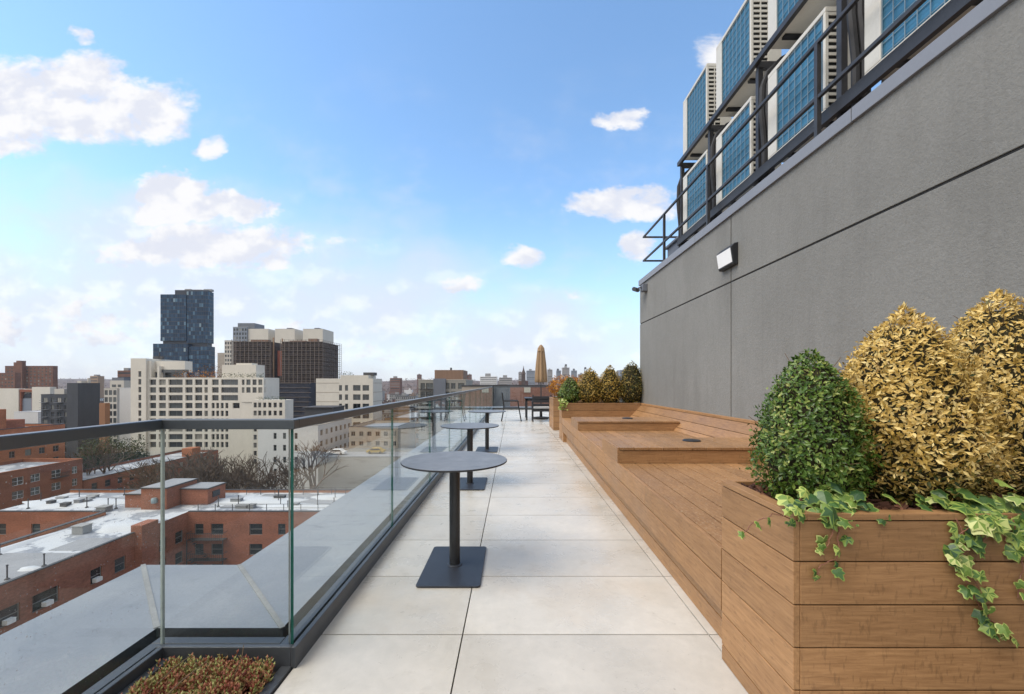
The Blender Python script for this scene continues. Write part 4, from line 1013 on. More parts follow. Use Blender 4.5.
b.face([(NX0 + .3, NY0 + .3, zr), (NX1 - .3, NY0 + .3, zr), (NX1 - .3, CWY0 + .3, zr), (NX0 + .3, CWY0 + .3, zr)])
b.face([(CW0, CWY0 + .3, zr - .004), (CW1, CWY0 + .3, zr - .004), (CW1, CWY1, zr - .004), (CW0, CWY1, zr - .004)]); b.build('roof', 'snow_roof', nb)
b = MB(); w = .32
def cop(x0, x1, y0, y1): b.box(x0, x1, y0, y1, ZB - .5, ZB + .0, 1); b.box(x0 - .05, x1 + .05, y0 - .05, y1 + .05, ZB + .002, ZB + .10, 0)
cop(NX1 - w, NX1 - .02, NY0, 51.5); cop(NX0 + .02, NX0 + w + .2, NY0, CWY0 - .1); cop(NX1 + .1, CW1, CWY0 + .02, CWY0 + w); cop(CW0, NX0 + .1, CWY0 + .02, CWY0 + w); cop(CW0, CW1, CWY1 - w, CWY1 - .02)
b.build('parapet_cap', ['dark_trim', 'brick_orange'], nb)
b = MB()   # dark roofing strips and snow drifts
b.box(-57.5, -48.8, 33, 46.5, zr, zr + .03); b.box(-58.5, -50.5, 16, 27, zr, zr + .031); b.box(-53.5, -48.2, 47.2, 51, zr, zr + .03); b.build('roof_membrane', 'roof_grey', nb)
b = MB()
for (x, y, rx_, ry_, h) in ((-58.7, 40, .9, 14, .35), (-52, 55, 3.2, 2.2, .5), (-42, 67, 8, 2.4, .4), (-34, 64, 6, 1.4, .35), (-70, 66, 9, 3, .4), (-56, 30, 3, 1.2, .25), (-29, 69, 5, 1.5, .4), (-50.0, 42.5, 1.2, .6, .22)):
    n0 = 22; ring = [(x + rx_ * math.cos(a) * (1 + .15 * math.sin(5 * a)), y + ry_ * math.sin(a) * (1 + .12 * math.cos(3 * a)), zr + .002) for a in [2 * math.pi * k / n0 for k in range(n0)]]
    mid = [(x + (p[0] - x) * .7, y + (p[1] - y) * .7, zr + h * .8) for p in ring]
    b.raw(ring + mid + [(x, y, zr + h)], [(k, (k + 1) % n0, (k + 1) % n0 + n0, k + n0) for k in range(n0)] + [(k + n0, (k + 1) % n0 + n0, 2 * n0) for k in range(n0)])
b.build('snow_drift', 'snow', nb, smooth=True)
def bulk(x0, x1, y0, y1, h):
    bb = MB(); bb.box(x0, x1, y0, y1, zr, ZB + h); p = bb.build('bulkhead', 'brick', nb)
    bb = MB(); bb.box(x0 - .15, x1 + .15, y0 - .15, y1 + .15, ZB + h, ZB + h + .14); bb.box(x0, x1, y0, y1, ZB + h + .14, ZB + h + .17, 1); bb.build('bulkhead_roof', ['dark_trim', 'roof_grey'], p); return p
p = bulk(-56.7, -52.8, 62.5, 68.5, 2.75); bulk(-60.1, -57.0, 63.5, 67.5, 1.55)
p2 = bulk(-52.6, -48.4, 65.0, 69.0, 2.0)
b = MB(); b.box(-48.39, -48.30, 66.0, 67.6, ZB + .45, ZB + 1.4); b.build('louver', 'dark_trim', p2)
b = MB(); b.lathe((-54.5, 62.3, ZB + .6), [(.35, 0), (.42, .1), (.42, .6), (.3, .8)], 14); b.map(lambda x, y, z: (x, y, z)); b.build('vent_hood', 'wire', p, smooth='auto')
for x in (-45.9, -37.65, -28.5):   # window air conditioners and fire escapes
    pass
b = MB()
def fire_escape(x0, x1, y, levels):
    for z in levels:
        b.box(x0, x1, y - 1.0, y - .02, z - .05, z)
        for k in range(int((x1 - x0) / .28) + 1): xx = x0 + k * .28; b.box(xx - .02, xx + .02, y - 1.0, y - .97, z, z + 1.0)
        b.box(x0, x1, y - 1.01, y - .96, z + .96, z + 1.02)
        for xx in (x0, x1): b.box(xx - .025, xx + .025, y - 1.0, y - .02, z + .96, z + 1.02)
        for k in range(9):
            b.box(x0 + .4 + k * .26, x0 + .7 + k * .26, y - .85, y - .35, z - .35 - k * .3, z - .31 - k * .3)
        for xx in (x0, x1): b.box(xx - .05, xx + .05, y - 1.0, y - .9, z - 2.9, z)
fire_escape(-47.0, -41.8, CWY0, [ZB - 3.8, ZB - 6.75, ZB - 9.7]); 
b.build('fire_escape', 'dark_trim', nb)
b = MB(); fire_escape(-31.6, -27.5, CWY0, [ZB - 3.8, ZB - 6.75, ZB - 9.7]); b.build('fire_escape', 'dark_trim', nb)
flush_windows(nb, cnt)
for (x, y, z, rot) in ((NX1 + .2, 38.6, ZB - 3.8, 1), (NX1 + .2, 41.8, ZB - 3.8, 1), (NX1 + .2, 46.8, ZB - 3.8, 1), (NX1 + .2, 28, ZB - 3.8, 1)):
    b = MB(); b.box(x - .3, x + .22, y - .35, y + .35, z, z + .45); o = b.build('window_air_conditioner', 'white_paint', org=(x, y, z), bevel=.02)
    meta(o, 'white window air conditioner in the red brick wall below', 'air conditioner', 'window air conditioners in the brick wing')
    b = MB()
# vent pipes standing on the snowy roofs
vp = MB(); vp.tube([(0, 0, 0), (0, 0, 1.5)], .06, 8); vp.tube([(0, 0, 1.4), (0, 0, 1.52)], .09, 8); vp.lathe((0, 0, 0), [(.22, 0), (.2, .12), (.08, .2)], 10)
vo = None
spots = [(-49.6, 40.2), (-49.4, 43.2), (-58.6, 35.8), (-57.6, 46), (-76, 66), (-74.5, 63), (-73, 69), (-66, 63.5), (-66.8, 70.5), (-61, 63), (-62, 70), (-63.2, 64), (-46.0, 64), (-42.6, 63.6), (-40, 70), (-36.5, 64.4), (-33, 69.5), (-30.5, 64), (-27.5, 63), (-25.6, 70), (-38.0, 66.4), (-34.6, 63), (-29.5, 68), (-22.5, 64), (-58.3, 41)]
for k, (x, y) in enumerate(spots):
    if vo is None: vo = vp.build('vent_pipe', 'dark_trim', org=(0, 0, 0)); o = vo
    else: o = vo.copy(); COL.objects.link(o)
    o.location = (x, y, zr - .01); o.scale = (1, 1, random.uniform(.8, 1.35)); meta(o, 'thin dark vent pipe standing on the snowy brick roof', 'vent pipe', 'vent pipes on the snowy roofs')
for (x, y, z_, lab) in ((-55.5, 52.8, 1.0, 'pale metal vent box on the snow beside the brick roof hut'), (-61.6, 61.8, .7, 'small pale hatch on the snowy roof left of the brick hut'), (-69.5, 67, .6, 'low pale roof hatch near the far left roof edge')):
    b = MB(); b.box(x - .7, x + .7, y - .6, y + .6, zr, zr + z_); b.box(x - .8, x + .8, y - .7, y + .7, zr + z_, zr + z_ + .08); o = b.build('roof_vent', 'grey_wall', org=(x, y, zr), bevel=.02); meta(o, lab, 'vent')

# ---- brick row running back behind it
bx1 = -110.0; zq = -23.8
t = rect_building('brick_rowhouse', 'long low red brick building with a snowy roof, behind the near block', -124, bx1, 105, 153, zq, 'brick', 'snow_roof',
    fcols=spread(-124, bx1, 5, 1.6, 1, 1), frows=rows_from(zq, 1.3, 3.0, 1.7, 4), fstyle='sash', ecols=spread(105, 153, 13, 1.5, 1, 1), erows=rows_from(zq, 1.2, 3.0, 1.8, 4), estyle='sash', cap='dark_trim')
part_box(t, 'roof_hut', 'brick_orange', (-115.5, -112, 143, 147, zq - .7, zq + 2.2)); part_box(t, 'roof_hut', 'cream_wall', (-122, -116.5, 107, 111, zq - .7, zq + 3.2))
# ---- left brick apartment buildings
za = -17.8; xa = -108.0; ya = lambda px: -xa * F / (VX - px)
t = rect_building('brick_apartments', 'red brick apartment building at the left edge with white sash windows', -123, xa, 76, ya(82.5), za, 'brick', 'snow_roof',
    ecols=[(78.2, 80), (83, 84.8), (ya(12), ya(24)), (ya(30.5), ya(40.5)), (ya(51.5), ya(61)), (ya(72), ya(77.5))], erows=rows_from(za, 1.5, 3.0, 1.75, 5), estyle='sashpair', cap='brick_orange', fm='white_paint')
b = MB(); z = za - 3.35; y0 = ya(50)
b.box(xa + .01, xa + 1.1, y0, y0 + 3.2, z, z + .12)
for k in range(12): b.box(xa + 1.04, xa + 1.1, y0 + .28 * k, y0 + .28 * k + .05, z + .12, z + 1.05)
b.box(xa + 1.03, xa + 1.11, y0, y0 + 3.2, z + 1.05, z + 1.12); b.build('balcony', 'dark_trim', t)
xb_ = -126.0; yq = lambda px: -xb_ * F / (VX - px); zbq = PZ(424, yq(65))
t = rect_building('brick_apartments', 'taller orange brick apartment building behind the left edge block', -150, xb_, 88, yq(65), zbq, 'brick_orange', 'roof_grey',
    ecols=[(90, 91.6), (95, 96.6), (yq(9), yq(15)), (yq(25), yq(31.5)), (yq(39), yq(45)), (yq(53), yq(59))], erows=rows_from(zbq, 2.6, 3.1, 1.6, 5), estyle='sashpair', cap='dark_trim')
part_box(t, 'stair_tower', 'brick_orange', (-150, xb_ - 3, 88.2, yq(18), zbq - .5, PZ(409, yq(19)))); part_box(t, 'stair_tower', 'brick', (-150, xb_ - 4, yq(20), yq(40), zbq - .5, PZ(419, yq(40))))
# ---- evergreen and bare trees
def evergreen(label, x, y, z0, h, r_, seed):
    rng = np.random.default_rng(seed); t = thing('evergreen_tree', label, 'tree', (x, y, z0), 'evergreen trees behind the left rooftops')
    n = 2600; p = rng.normal(size=(n, 3)); p /= np.linalg.norm(p, axis=1)[:, None]
    lump = 1 + .22 * np.sin(p[:, :1] * 6 + seed) + .18 * np.cos(p[:, 2:3] * 7 + seed) 
    C = np.array([x, y, z0 + h * .62]) + p * (rng.uniform(.25, 1, (n, 1)) ** .5) * np.array([r_, r_, h * .40]) * lump
    V, F_ = leaves(C, p, .55, rng, .6); b = MB(); b.v = V.tolist(); b.f = F_; b.m = [0] * len(F_); b.build('crown', 'evergreen', t)
    b = MB(); b.tube([(x, y, z0), (x + .2, y, z0 + h * .4), (x, y + .1, z0 + h * .8)], [.35, .25, .08], 8)
    for k in range(5): a = k * 1.25; b.tube([(x, y, z0 + h * (.35 + .06 * k)), (x + r_ * .7 * math.cos(a), y + r_ * .7 * math.sin(a), z0 + h * (.55 + .05 * k))], [.14, .04], 6)
    b.build('trunk', 'bark', t)
for px, Y, top, r_, lab in ((88, 128, 444, 3.2, 'dark evergreen tree behind the cream roof hut'), (101, 132, 440, 3.8, 'dark evergreen tree, second from left behind the long brick row'), (113, 136, 440, 3.6, 'dark evergreen tree in the middle of the evergreens'), (126, 141, 443, 3.0, 'dark evergreen tree, second from right of the evergreens'), (138, 145, 442, 3.0, 'dark evergreen tree beside the white block, rightmost of the evergreens')):
    zt_ = PZ(top, Y); evergreen(lab, PX(px, Y), Y, GZ, zt_ - GZ, r_, px)
def bare_proto(seed, h):
    rng = random.Random(seed); tk, cr = MB(), MB()
    def grow(p, d, l, r_, lev):
        q_ = p + d * l; mb = tk if lev == 0 else cr; mid = p + d * l * .5 + Vector((rng.gauss(0, .04), rng.gauss(0, .04), 0)) * l
        mb.tube([p, mid, q_], [r_, r_ * .85, r_ * .65], 6 if lev < 2 else 3, cap=False)
        if lev >= 5: return
        for k in range(3 if lev > 0 else 4):
            ax = Vector((rng.gauss(0, 1), rng.gauss(0, 1), rng.gauss(0, .4))); nd = (d + ax.normalized() * rng.uniform(.45, .85) + Vector((0, 0, .16))).normalized()
            st = p + d * l * rng.uniform(.55, 1) if k else q_
            grow(st, nd, l * rng.uniform(.58, .82), r_ * .6 if k else r_ * .66, lev + 1)
    grow(Vector((0, 0, 0)), Vector((0, 0, 1)), h * .28, h * .020, 0); return tk, cr
protos = []
for s_ in (1, 2, 3):
    tk, cr = bare_proto(s_, 14.0); protos.append((tk, cr))
PM = [None] * 3; HT = [max(v_[2] for v_ in q_[1].v) for q_ in protos]
def bare_tree(k, x, y, sc, rz, label, group):
    t = thing('bare_tree', label, 'tree', (x, y, GZ), group); t.scale = (sc,) * 3; t.rotation_euler = (0, 0, rz)
    if PM[k] is None:
        ORG['tmp'] = Vector((0, 0, 0)); 
        a = protos[k][0].build('trunk', 'bark'); HT[k] = max(v_[2] for v_ in protos[k][1].v); c = protos[k][1].build('crown', 'bare_twig'); PM[k] = (a, c); a.parent = t; c.parent = t
    else:
        for s_ in PM[k]: c = s_.copy(); COL.objects.link(c); c.parent = t
GT2 = 'bare trees behind the snowy brick roof'
bt = [(168, 86, 467), (178, 90, 462), (190, 84, 464), (201, 92, 458), (212, 86, 456), (222, 95, 452), (233, 88, 456), (243, 90, 460), (252, 84, 466), (160, 100, 455), (185, 104, 452), (225, 80, 470), (206, 79, 472), (238, 78, 474), (176, 78, 476)]
for i, (px, Y, top) in enumerate(bt):
    sc = (PZ(top - 3, Y) - GZ) / HT[i % 3]; bare_tree(i % 3, PX(px, Y), Y, sc, i * 1.9, 'leafless brown tree in the thicket behind the snowy roof', GT2)
bare_tree(1, PX(306, 88), 88, (PZ(443, 88) - GZ) / HT[1], .6, 'leafless tree standing in front of the low white building', None)
bare_tree(0, PX(98, 118), 118, (PZ(436, 118) - GZ) / HT[0], 1.1, 'bare tree crown rising among the evergreens by the white block', None)
bare_tree(2, PX(292, 84), 84, (PZ(462, 84) - GZ) / HT[2], 2.2, 'small leafless tree by the corner of the low white building', None)

# ---- big white gridded block
YW_ = 168.0; X_ = lambda px: PX(px, YW_); Z_ = lambda py: PZ(py, YW_)
wb = thing('white_apartments', 'large cream white block with deep gridded windows and rooftop plants', 'building', (X_(190), 185, GZ)); cnt = [0, []]
b = MB(); zt_ = Z_(377.6); fl = 3.2
rowsA = [(zt_ - .75 - 2.25 - fl * k, zt_ - .75 - fl * k) for k in range(9)]
xx = lambda l: [(X_(a), X_(c)) for a, c in l]
facade(b, wb, '-y', YW_, X_(147.5), X_(209), GZ, zt_, xx([(149.5, 156), (158.7, 165.8), (168.4, 182.6), (185.2, 192.5), (194.8, 202.2), (204.3, 207.8)]), rowsA, 'pair', .7, count=cnt)
zs_ = rowsA[2][0] - .35
facade(b, wb, '-y', YW_ + .002, X_(209), X_(241), zs_, zt_, xx([(211.8, 218.6), (221.0, 238.0)]), rowsA[:3], 'wide', .7, count=cnt)
facade(b, wb, '-y', YW_ + .002, X_(209), X_(229.5), GZ, zs_, xx([(211.5, 214.6), (216, 219), (220.6, 223.6), (225.2, 228.2)]), rowsA[3:], 'sash', .6, count=cnt)
facade(b, wb, '-y', YW_ + .002, X_(229.5), X_(264), GZ, zs_, xx([(232.6, 239.6)]), rowsA[3:4], 'pair', .6, count=cnt)
b.build('wall', 'concrete', wb)
b = MB(); rowsB = [(rowsA[3 + k][0] + .2, rowsA[3 + k][1]) for k in range(6)]
b2 = MB()
b.face([(X_(241), YW_, GZ), (X_(263), YW_, GZ), (X_(263), YW_, GZ + .1), (X_(241), YW_, GZ + .1)])
facade(b, wb, '-y', YW_ - .3, X_(241.2), X_(264), Z_(402), zt_ + .0, xx([(242.2, 245), (246.6, 251), (252.8, 257), (258.6, 262.8)]), rowsA[:2], 'pair', .5, count=cnt)
facade(b, wb, '+x', X_(264), YW_ - .3, YW_ + 11, Z_(402), zt_, spread(YW_, YW_ + 11, 4, 1.9), rowsA[:2], 'pair', .5, count=cnt)
b.box(X_(147.5), X_(263.9), YW_ + 1, YW_ + 11, GZ, zt_ - .8); b.build('east_wall', 'concrete', wb)
b = MB()    # lower right wing
zw = Z_(400); Yw = 158.0; Xw = lambda px: PX(px, Yw)
rw_ = [(PZ(400, Yw) - 1.0 - 1.9 - 3.1 * k, PZ(400, Yw) - 1.0 - 3.1 * k) for k in range(8)]
facade(b, wb, '-y', Yw - .002, Xw(252), Xw(285), GZ, PZ(400, Yw), [(Xw(a), Xw(a + 3.2)) for a in (253.5, 258, 263, 268.2, 273.5, 279)], rw_, 'pair', .5, count=cnt)
b.face([(Xw(285), Yw, GZ), (Xw(285), Yw + 6, GZ), (Xw(285), Yw + 6, PZ(400, Yw)), (Xw(285), Yw, PZ(400, Yw))])
b.face([(Xw(252), Yw, PZ(400, Yw)), (Xw(285), Yw, PZ(400, Yw)), (Xw(285), Yw + 6, PZ(400, Yw)), (Xw(252), Yw + 6, PZ(400, Yw))])
b.face([(Xw(252), Yw + 6, GZ), (Xw(252), Yw, GZ), (Xw(252), Yw, PZ(400, Yw)), (Xw(252), Yw + 6, PZ(400, Yw))])
b.build('low_wing', 'cream_wall', wb)
b = MB()    # end tower with slit windows
facade(b, wb, '-y', YW_ - .8, X_(132.5), X_(147.6), GZ, Z_(358.5), xx([(140.0, 143.0)]), [(Z_(360) - 4.6 - 2.3 - fl * k, Z_(360) - 4.6 - fl * k) for k in range(9)], 'pair', .5, count=cnt)
b.box(X_(132.5), X_(147.6), YW_, YW_ + 20, GZ, Z_(358.5)); b.face([(X_(147.6), YW_ - .8, zt_ - 30), (X_(147.6), YW_, zt_ - 30), (X_(147.6), YW_, Z_(358.5)), (X_(147.6), YW_ - .8, Z_(358.5))]); b.face([(X_(132.5), YW_, GZ), (X_(132.5), YW_ - .8, GZ), (X_(132.5), YW_ - .8, Z_(358.5)), (X_(132.5), YW_, Z_(358.5))])
b.build('end_tower', 'concrete', wb)
part_box(wb, 'penthouse', 'concrete', (X_(147.7), X_(181), YW_ + 2, YW_ + 6, Z_(372), Z_(360.8)), (X_(147.7), X_(151), YW_ + .1, YW_ + 2, zt_, Z_(360.8)), (X_(157), X_(159), YW_ + .1, YW_ + 2, zt_, Z_(366)))
part_box(wb, 'penthouse_glass', 'pane_far', (X_(151), X_(172), YW_ + 3, YW_ + 6, zt_ - .8, Z_(372)), (X_(158), X_(185), YW_ + 1.2, YW_ + 2, Z_(372.5), Z_(369.5)))
part_box(wb, 'penthouse', 'cream_wall', (X_(215), X_(250), YW_ + 4, YW_ + 10, zt_ - .8, Z_(364.3)), (X_(228), X_(244), YW_ + 5, YW_ + 9, Z_(364.3), Z_(362.6)))
part_box(wb, 'roof_screen', 'dark_trim', (X_(140), X_(150), YW_ + 6, YW_ + 7, Z_(358.4), Z_(355.5)), (X_(146), X_(146.6), YW_ + 6, YW_ + 6.5, Z_(358.4), Z_(351.8)))
flush_windows(wb, cnt)
def planting(label, x0, x1, y, z, h, seed, mats='far_tree', n=500, leaf=.5):
    rng = np.random.default_rng(seed); C = np.stack([rng.uniform(x0, x1, n), y + rng.uniform(0, 1.5, n), z + rng.uniform(0, 1, n) ** 1.4 * h], 1)
    V, F_ = leaves(C, rng.normal(size=(n, 3)), leaf, rng); b = MB(); b.v = V.tolist(); b.f = F_; b.m = [0] * len(F_)
    o = b.build('roof_planting', mats, org=((x0 + x1) / 2, y, z)); meta(o, label, 'plants', None, 'stuff')
planting('brown and green shrubs along the white block roof edge', X_(172), X_(216), YW_ + .6, zt_, 2.8, 3, 'orange_leaf', 420, .5)
planting('low green planting on the right part of the white block roof', X_(218), X_(262), YW_ + .6, zt_, 1.9, 4, 'evergreen', 400, .45)
planting('reddish bare shrubs on the middle of the white block roof', X_(183), X_(216), YW_ + 8, zt_, 5.2, 5, 'far_tree', 500, .6)
planting('green terrace planting on the lower wing of the white block', Xw(256), Xw(284), Yw + .5, PZ(400, Yw), 1.3, 6, 'evergreen', 300, .4)

# ---- low white building with tall wall
t = rect_building('white_building', 'low white building with a windowed side and a roof terrace', PX(258, 110), PX(318, 110), 110, 133, PZ(425.5, 110), 'white_wall', 'roof_dark',
    fcols=[(PX(283, 110), PX(286, 110)), (PX(294.5, 110), PX(297.5, 110)), (PX(273.5, 110), PX(276.5, 110))], frows=rows_from(PZ(425.5, 110), 2.0, 3.2, 1.6, 5), fstyle='sash', ecols=spread(110, 133, 7, 1.5, .5, .5), erows=rows_from(PZ(425.5, 110), 1.4, 3.0, 1.5, 6), cap='trim')
part_box(t, 'roof_pavilion', 'dark_trim', (PX(301, 118), PX(330, 118), 120, 128, PZ(425.5, 110) - .5, PZ(408, 120)), (PX(301, 118) - .3, PX(331, 118), 119.5, 128.5, PZ(408, 120), PZ(407, 120)))
planting('dark shrubs along the roof terrace of the low white building', PX(300, 112), PX(317, 112), 112, PZ(425.5, 110) - .5, 1.8, 8, 'evergreen', 220, .4)
# ---- cream mid-rise
Yc = 137.0; zt_ = PZ(378.5, Yc)
t = rect_building('cream_building', 'cream mid-rise with a blank left wall and paired windows', PX(316, Yc), PX(373, Yc), Yc, Yc + 9.5, zt_, 'cream_wall', 'roof_grey',
    fcols=[(PX(a, Yc), PX(c, Yc)) for a, c in ((339, 342), (345, 348), (353, 360.5), (362.5, 369))], frows=rows_from(zt_, 2.2, 3.1, 1.9, 8), fstyle='pair', cap=None, depth=.3)
for i in range(7): part_box(t, 'band_course', 'beige_wall', (PX(316, Yc) - .01, PX(339, Yc), Yc - .04, Yc + .2, zt_ - 1.6 - 3.1 * i, zt_ - 1.42 - 3.1 * i), (PX(373, Yc) - .1, PX(373, Yc) + .05, Yc + .3, Yc + 9.4, zt_ - 1.6 - 3.1 * i, zt_ - 1.42 - 3.1 * i))
part_box(t, 'raised_bay', 'cream_wall', (PX(340, Yc), PX(368, Yc), Yc + .35, Yc + 8, zt_ - .6, PZ(375.2, Yc)))
part_box(t, 'roof_tank', 'dark_trim', (PX(360, Yc), PX(371, Yc), Yc + 3, Yc + 6, PZ(375.2, Yc), PZ(372.2, Yc)))
planting('dark shrubs on the roof of the cream mid-rise', PX(336, Yc), PX(352, Yc), Yc + .5, zt_, 2.2, 9, 'evergreen', 200, .4)
# ---- grey blank walled building and beige sheds at right of it
t = rect_building('grey_garage', 'low grey blank walled garage between the brick roof and white building', PX(318, 95), PX(440, 95), 95, 107, PZ(457, 95), simple('garage_wall', (.38, .37, .35), .9, 0, .08, .15, fine=2), 'roof_grey', cap='grey_wall')
for px, Y, mt, lab in ((337, 102, 'white_paint', 'white car parked on the grey garage roof'), (376, 104, 'yellow_paint', 'yellow car parked on the grey garage roof')):
    x = PX(px, Y); z = PZ(457, 95) - .7; big = 'truck' in lab; c = thing('parked_truck' if big else 'parked_car', lab, 'truck' if big else 'car', (x, Y, z)); hh = 2.0 if big else 0
    b = MB(); b.prism([(x - 2.2, z + .35), (x - 2.25, z + .8), (x - 1.5, z + .92), (x - .9, z + 1.42 + hh * .4), (x + 1.0, z + 1.45 + hh * .4), (x + 1.7, z + .95 + hh * .5), (x + 2.2, z + .88), (x + 2.2, z + .35)], 'y', Y - .88, Y + .88); b.build('body', mt, c, bevel=.06)
    b = MB(); b.prism([(x - 1.35, z + .95), (x - .85, z + 1.36), (x + .95, z + 1.38), (x + 1.5, z + .97)], 'y', Y - .9, Y + .9); b.build('side_window', 'pane_far', c)
    for sx in (-1.35, 1.35):
        for sy in (-.8, .8): b = MB(); b.tube([(x + sx, Y + sy - .1, z + .33), (x + sx, Y + sy + .1, z + .33)], .33, 14); b.build('wheel', 'tyre', c)
rect_building('beige_building', 'beige flat roofed building behind the grey garage', PX(349, 109), PX(398, 109), 109, 128, PZ(427, 109), 'beige_wall', 'roof_grey', fcols=spread(PX(349, 109), PX(398, 109), 6, 1.1), frows=rows_from(PZ(427, 109), 1.2, 2.6, 1.2, 2), cap='dark_trim')
rect_building('beige_warehouse', 'long tan warehouse roof seen through the middle glass panels', PX(385, 150), PX(432, 150), 150, 190, PZ(418, 150), 'tan_wall', 'roof_grey', fcols=spread(PX(385, 150), PX(432, 150), 5, 1.6), frows=rows_from(PZ(418, 150), 2.2, 3.4, 1.8, 3), cap='dark_trim')

# ---- charcoal building left
Yd = 165.0; zt_ = PZ(394.5, Yd)
t = rect_building('charcoal_building', 'charcoal clad apartment building with balconies and a blank tower', PX(41, Yd), PX(69, Yd), Yd, Yd + 7, zt_, 'slate_wall', 'roof_dark',
    fcols=[(PX(a, Yd), PX(c, Yd)) for a, c in ((43, 47.5), (51, 54), (57, 61), (64.5, 68))], frows=rows_from(zt_, 1.3, 2.9, 1.8, 8), fstyle='pair', cap='dark_trim')
part_box(t, 'blank_tower', 'slate_wall', (PX(69, Yd) + .02, PX(80, Yd), Yd - .8, Yd + 8, GZ, PZ(383, Yd)))
b = MB()
for k in range(7):
    z = zt_ - 3.3 - 2.9 * k
    for a, c in ((42, 49), (56, 63)): b.box(PX(a, Yd), PX(c, Yd), Yd - 1.1, Yd - .02, z, z + .12); b.box(PX(a, Yd), PX(c, Yd), Yd - 1.12, Yd - 1.06, z + .95, z + 1.02)
b.build('balcony', 'mid_slate', t)
part_box(t, 'roof_equipment', 'trim', (PX(46, Yd), PX(56, Yd), Yd + 3, Yd + 6, zt_ - .5, PZ(389, Yd)), (PX(69.5, Yd), PX(70.5, Yd), Yd + 2, Yd + 2.5, zt_, PZ(388, Yd)), (PX(72, Yd), PX(76, Yd), Yd + 2, Yd + 5, PZ(383, Yd), PZ(380.8, Yd)), (PX(77, Yd), PX(78, Yd), Yd + 4, Yd + 5, PZ(383, Yd), PZ(378, Yd)))
part_box(t, 'stair_block', 'stair_tan', (PX(101.7, Yd), PX(107.5, Yd), Yd - 1, Yd + 1, GZ, PZ(403, Yd)))
# ---- grey-white buildings behind
Ye = 200.0
t = rect_building('grey_building', 'pale grey building with stepped top beside the white block', PX(104, Ye), PX(117, Ye), Ye, Ye + 6, PZ(388.5, Ye), 'trim', 'roof_grey', fcols=spread(PX(104, Ye), PX(117, Ye), 3, 1.6), frows=rows_from(PZ(388.5, Ye), .8, 3.4, 2.4, 10), fstyle='pair', cap='trim')
part_box(t, 'setback_floor', 'trim', (PX(108, Ye), PX(122, Ye), Ye + 1, Ye + 6, PZ(389, Ye), PZ(380.5, Ye))); part_box(t, 'sloped_roof', 'mid_slate', (PX(109, Ye), PX(121, Ye), Ye + 1.5, Ye + 6, PZ(380.5, Ye), PZ(377.5, Ye)))
part_box(t, 'setback_window', 'pane_far', (PX(110, Ye), PX(114, Ye), Ye + .9, Ye + .99, PZ(387, Ye), PZ(384.5, Ye)), (PX(116, Ye), PX(119, Ye), Ye + .9, Ye + .99, PZ(387, Ye), PZ(384.5, Ye)))
o = part_box(None, 'white_building', 'white_wall', (PX(119.5, 190), PX(134, 190), 190, 205, GZ, PZ(388, 190)), (PX(119.3, 190), PX(134, 190), 189.9, 205, PZ(388, 190), PZ(387.4, 190))) if False else None
rect_building('white_building', 'plain white blank walled building left of the gridded block', PX(119.5, 186), PX(134, 186), 186, 199, PZ(388, 186), 'white_wall', 'roof_grey', cap='white_wall')
# ---- far left brick towers, arched beige building
t = rect_building('brick_tower_block', 'wide brown brick housing slab on the left skyline', PX(5, 380), PX(53, 380), 380, 384, PZ(366, 380), 'brick_brown', 'roof_dark',
    fcols=spread(PX(5, 380), PX(53, 380), 12, 1.6, 1, 1), frows=rows_from(PZ(366, 380), 1.5, 2.9, 1.4, 9), fstyle='pair', cap='dark_trim')
part_box(t, 'elevator_core', 'brick_brown', (PX(17.5, 380), PX(26, 380), 377, 380 - .05, GZ, PZ(362.5, 380)), (PX(19.5, 380), PX(23.5, 380), 377.5, 382, PZ(362.5, 380), PZ(360.8, 380)))
rect_building('brick_tower_block', 'lower brown brick block at the far left skyline edge', PX(-14, 340), PX(15, 340), 340, 344, PZ(373, 340), 'brick_brown', 'roof_dark', fcols=spread(PX(-14, 340), PX(15, 340), 8, 1.5, 1, 1), frows=rows_from(PZ(373, 340), 1.4, 2.9, 1.3, 6), cap='dark_trim')
Yg = 215.0; t = thing('arched_building', 'beige building with a red framed arch near the left edge', 'building', (PX(20, Yg), Yg, GZ))
b = MB(); b.box(PX(-12, Yg), PX(18.5, Yg), Yg, Yg + 3, GZ, PZ(388.5, Yg)); b.box(PX(32, Yg), PX(50, Yg), Yg, Yg + 3, GZ, PZ(387, Yg)); b.box(PX(18.5, Yg), PX(32, Yg), Yg + 2, Yg + 3, GZ, PZ(389, Yg)); b.build('wall', 'concrete', t)
b = MB(); b.box(PX(18.6, Yg), PX(20.2, Yg), Yg + .4, Yg + 1.9, GZ, PZ(390, Yg)); b.box(PX(30.8, Yg), PX(31.9, Yg), Yg + .4, Yg + 1.9, GZ, PZ(390, Yg)); b.box(PX(18.6, Yg), PX(31.9, Yg), Yg + .3, Yg + 1.9, PZ(392, Yg), PZ(389.5, Yg)); b.build('arch_frame', 'brick', t)
cx_ = PX(25.5, Yg); rr_ = PX(30.5, Yg) - cx_; prf = [(cx_ + rr_ * math.cos(a), PZ(398, Yg) + rr_ * 1.0 * math.sin(a)) for a in [math.pi * k / 14 for k in range(15)]]
b = MB(); b.prism(prf, 'y', Yg + 1.2, Yg + 1.95); b.build('arch_window', 'tower_dark', t); part_box(t, 'arch_base', 'blue_far', (PX(20, Yg), PX(31, Yg), Yg + 1, Yg + 1.9, GZ, PZ(398.5, Yg)))
part_box(None, 'x', 'snow', (0, 1, 0, 1, 0, 1)) if False else None
rect_building('white_roofed_shed', 'low shed with a snow white roof beside the charcoal building', PX(14, 185), PX(38, 185), 185, 195, PZ(412, 185), 'white_wall', 'snow', cap='white_wall', par=.2)
